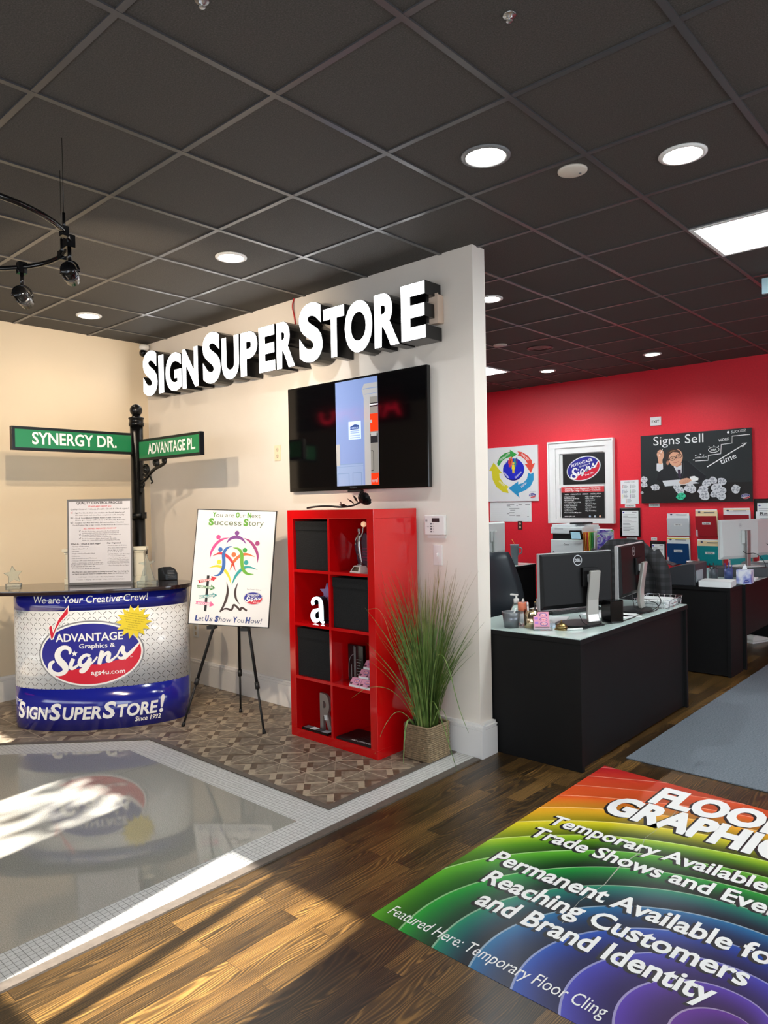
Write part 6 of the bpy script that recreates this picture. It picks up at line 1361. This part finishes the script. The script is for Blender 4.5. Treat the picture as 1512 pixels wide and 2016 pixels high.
for k, (c, lab) in enumerate((((200, 120, 50), 'brown orange'), ((216, 150, 60), 'amber'), ((196, 60, 50), 'dark red'), ((220, 190, 60), 'yellow'), ((90, 160, 70), 'leaf green'), ((40, 130, 70), 'dark green'), ((210, 214, 210), 'white'))):
    t = thing('upright_folder', lab + ' folder standing upright beside the copier', 'folder', (-3.865 + k * .019, 7.735, .8603), 0, 'upright folders beside the copier'); G()._add([(-.004, 0, 0), (.004, 0, 0), (.004, .26, 0), (-.004, .26, 0), (-.020 + k * .003, 0, .255), (-.012 + k * .003, 0, .255), (-.012 + k * .003, .26, .255), (-.020 + k * .003, .26, .255)], [(3, 2, 1, 0), (4, 5, 6, 7), (0, 1, 5, 4), (1, 2, 6, 5), (2, 3, 7, 6), (3, 0, 4, 7)]).build('cover', mat('folder_%d' % k, c, .5), t)
t = thing('paint_splash_book', 'paint splash covered book standing beside the coloured folders', 'book', (-3.62, 7.74, .8603), R(-4)); PS = mat('paint_splash', (120, 120, 160), .4); n_ = NT(PS); xx, yy, zz = n_.coords(); a = n_.noise(n_.vec(xx, yy, zz), 9.0, 2, .6, 1.5)
n_.color(n_.ramp(a, [(.30, lin((60, 60, 150))), (.40, lin((120, 90, 170))), (.46, lin((150, 160, 190))), (.52, lin((190, 194, 200))), (.58, lin((90, 170, 80))), (.66, lin((226, 160, 60))), (.75, lin((210, 60, 60)))], 'CONSTANT')); G().box(-.10, .10, 0, .02, 0, .285).build('cover', PS, t, bevel=.002); G().box(-.098, .096, .0205, .028, .004, .28).build('pages', PAPER, t)

# ================================================================ CHAIRS
def office_chair(label, loc, rz, m, back_w=.23, back_h=.62, mesh_m=None, arms=True):
    t = thing('office_chair', label, 'office chair', loc, rz, 'office chairs at the desks')
    g = G()
    for k in range(5):
        a = 2 * PI * k / 5; g.tube([(0, 0, .10), (.16 * math.cos(a), .16 * math.sin(a), .085), (.29 * math.cos(a), .29 * math.sin(a), .065)], [.024, .02, .014], 8)
    g.build('star_base', BLACKM, t)
    for k in range(5): a = 2 * PI * k / 5; cx_, cy_ = .29 * math.cos(a), .29 * math.sin(a); G().cyl((cx_ - .018 * math.sin(a), cy_ + .018 * math.cos(a), .027), (cx_ + .018 * math.sin(a), cy_ - .018 * math.cos(a), .027), .027, n=16).build('caster', BLACKG, t)
    G().cyl((0, 0, .10), (0, 0, .42), .026).box(-.1, .1, -.1, .1, .40, .43).build('column', BLACKM, t)
    G().box(-.24, .24, -.24, .24, .43, .50).build('seat', m, t, bevel=.03, seg=3)
    g = G(); N, Mz = 8, 9; fr, bk = [], []
    for j in range(Mz + 1):
        z = .54 + back_h * j / Mz; w = back_w * (1 - .35 * (j / Mz) ** 4) * (.86 + .14 * math.sin(PI * min(1, j / Mz + .25)))
        for i in range(N + 1):
            u_ = -1 + 2 * i / N; y = .235 + .05 * (j / Mz) - .03 * math.sin(PI * j / Mz) - .045 * u_ * u_; fr.append((u_ * w, y, z)); bk.append((u_ * w * .97, y + .045 * (1 - u_ ** 4 * .7), z))
    n0 = len(fr); q_ = lambda i, j: j * (N + 1) + i; fs = []
    for j in range(Mz):
        for i in range(N): fs += [(q_(i, j), q_(i + 1, j), q_(i + 1, j + 1), q_(i, j + 1)), (n0 + q_(i, j + 1), n0 + q_(i + 1, j + 1), n0 + q_(i + 1, j), n0 + q_(i, j))]
        fs += [(q_(0, j), q_(0, j + 1), n0 + q_(0, j + 1), n0 + q_(0, j)), (q_(N, j + 1), q_(N, j), n0 + q_(N, j), n0 + q_(N, j + 1))]
    fs += [(q_(i, Mz), q_(i + 1, Mz), n0 + q_(i + 1, Mz), n0 + q_(i, Mz)) for i in range(N)] + [(q_(i + 1, 0), q_(i, 0), n0 + q_(i, 0), n0 + q_(i + 1, 0)) for i in range(N)]
    g._add(fr + bk, fs, 0, True); g.build('backrest', mesh_m or m, t)
    G().tube([(0, .08, .42), (0, .26, .44), (0, .30, .56), (0, .285, .68)], .022, 8).build('back_support', BLACKM, t)
    if arms:
        for s_ in (-1, 1): G().tube([(s_ * .22, .06, .45), (s_ * .29, .06, .48), (s_ * .29, .04, .66)], .016, 8).build('arm_post', BLACKM, t); G().box(s_ * .29 - .035, s_ * .29 + .035, -.14, .12, .66, .69).build('armrest', mat('arm_grey', (66, 74, 80), .5), t, bevel=.012)
    return t
CF = mat('charcoal_leather', (36, 42, 48), .4); CF2 = mat('black_chair_fabric', (20, 20, 22), .8)
office_chair('dark grey padded office chair behind the near desk by partition end', (-2.68, 4.40, 0), R(80), CF, .24, .58)
office_chair('black office chair behind the near desk with a plaid jacket over it', (-2.42, 5.72, 0), R(190), CF2, .22, .56)
office_chair('dark office chair tucked behind the silver monitors on far desk', (-2.95, 7.65, 0), R(90), CF2, .22, .50)
PLAID = mat('dark_plaid_flannel', (40, 40, 44), .9); n_ = NT(PLAID); xx, yy, zz = n_.coords()
def bars(c, per, w): return n_.m_('LESS_THAN', n_.m_('FRACT', n_.m_('DIVIDE', c, per)), w)
pl = n_.m_('ADD', n_.m_('MULTIPLY', bars(xx, .06, .45), .5), n_.m_('MULTIPLY', bars(zz, .06, .45), .5)); n_.color(n_.ramp(pl, [(0, lin((24, 24, 26))), (.5, lin((34, 34, 37))), (1, lin((50, 50, 54)))]))
t = thing('plaid_jacket', 'dark plaid jacket draped over the black chair back', 'jacket', (-2.42, 5.72, 0), R(190))
g = G(); N, Mz = 20, 12; vs = []; rj = random.Random(2)
for j in range(Mz + 1):
    s_ = j / Mz; z = .70 + .475 * s_; w = .255 * (1 - .5 * max(0, s_ - .72) / .28) * (1 + .06 * math.sin(3 * s_)); d = .07 * (1 - .55 * max(0, s_ - .8) / .2)
    for i in range(N):
        a = 2 * PI * i / N; k = 1 + .05 * math.sin(5 * a + 3 * s_) * (1 - s_) + rj.uniform(-.015, .015); vs.append((w * k * math.copysign(abs(math.cos(a)) ** .7, math.cos(a)), .262 + .05 * s_ + d * k * math.copysign(abs(math.sin(a)) ** .8, math.sin(a)), z))
top = len(vs); vs.append((0, .312, 1.19))
g._add(vs, [(j * N + i, j * N + (i + 1) % N, (j + 1) * N + (i + 1) % N, (j + 1) * N + i) for j in range(Mz) for i in range(N)] + [(Mz * N + i, Mz * N + (i + 1) % N, top) for i in range(N)], 0, True)
g.build('body', PLAID, t)
for s_ in (-1, 1):
    P = smooth3([(s_ * .20, .33, 1.08), (s_ * .275, .34, .96), (s_ * .29, .33, .80), (s_ * .275, .31, .66)]); G().tube(P, [.062 - .012 * i / len(P) for i in range(len(P))], 10).build('sleeve', PLAID, t)
# ================================================================ NEON SIGN BEHIND THE PHOTOGRAPHER (seen in the television)
t = thing('neon_sign', 'red glowing neon web address on the dark front wall', 'neon sign', (-7.9, -1.28, 2.80), PI)
f = F(.002); f.text('AGS4U', -.95, 0, .34, mat('neon_red', (255, 30, 60), .4, emit=4.0), 4, w=1.75, bold=.0); f.text('.COM', .92, .02, .2, mat('neon_blue_off', (60, 60, 70), .4), 4, w=.75); f.build('tubes', t, y=-.03); G().box(-1.1, 1.8, -.02, 0, -.08, .16).build('backing', BLACKM, t)
# storefront tree that dapples the light
t = thing('street_tree', 'leafy street tree outside the shop front windows', 'tree', (-2.75, -4.6, -.15)); g = G(); rt = random.Random(9); g.tube([(0, 0, 0), (.05, 0, 1.6), (.0, .05, 2.6)], [.12, .09, .06], 10).build('trunk', mat('bark', (90, 74, 60), .9), t); g = G()
for k in range(300):
    c = Vector((max(-1.0, min(.85, rt.gauss(0, .34))), rt.gauss(0, .3), rt.uniform(3.3, 5.0))); a = Vector((rt.uniform(-1, 1), rt.uniform(-1, 1), rt.uniform(-1, 1))).normalized(); b = a.orthogonal().normalized(); s_ = rt.uniform(.05, .10); g._add([c - a * s_, c - b * s_ * .4, c + a * s_, c + b * s_ * .4], [(0, 1, 2, 3)])
g.build('foliage', mat('tree_leaf', (70, 110, 50), .6), t)
bpy.data.objects.remove(_to); bpy.data.curves.remove(_tc)
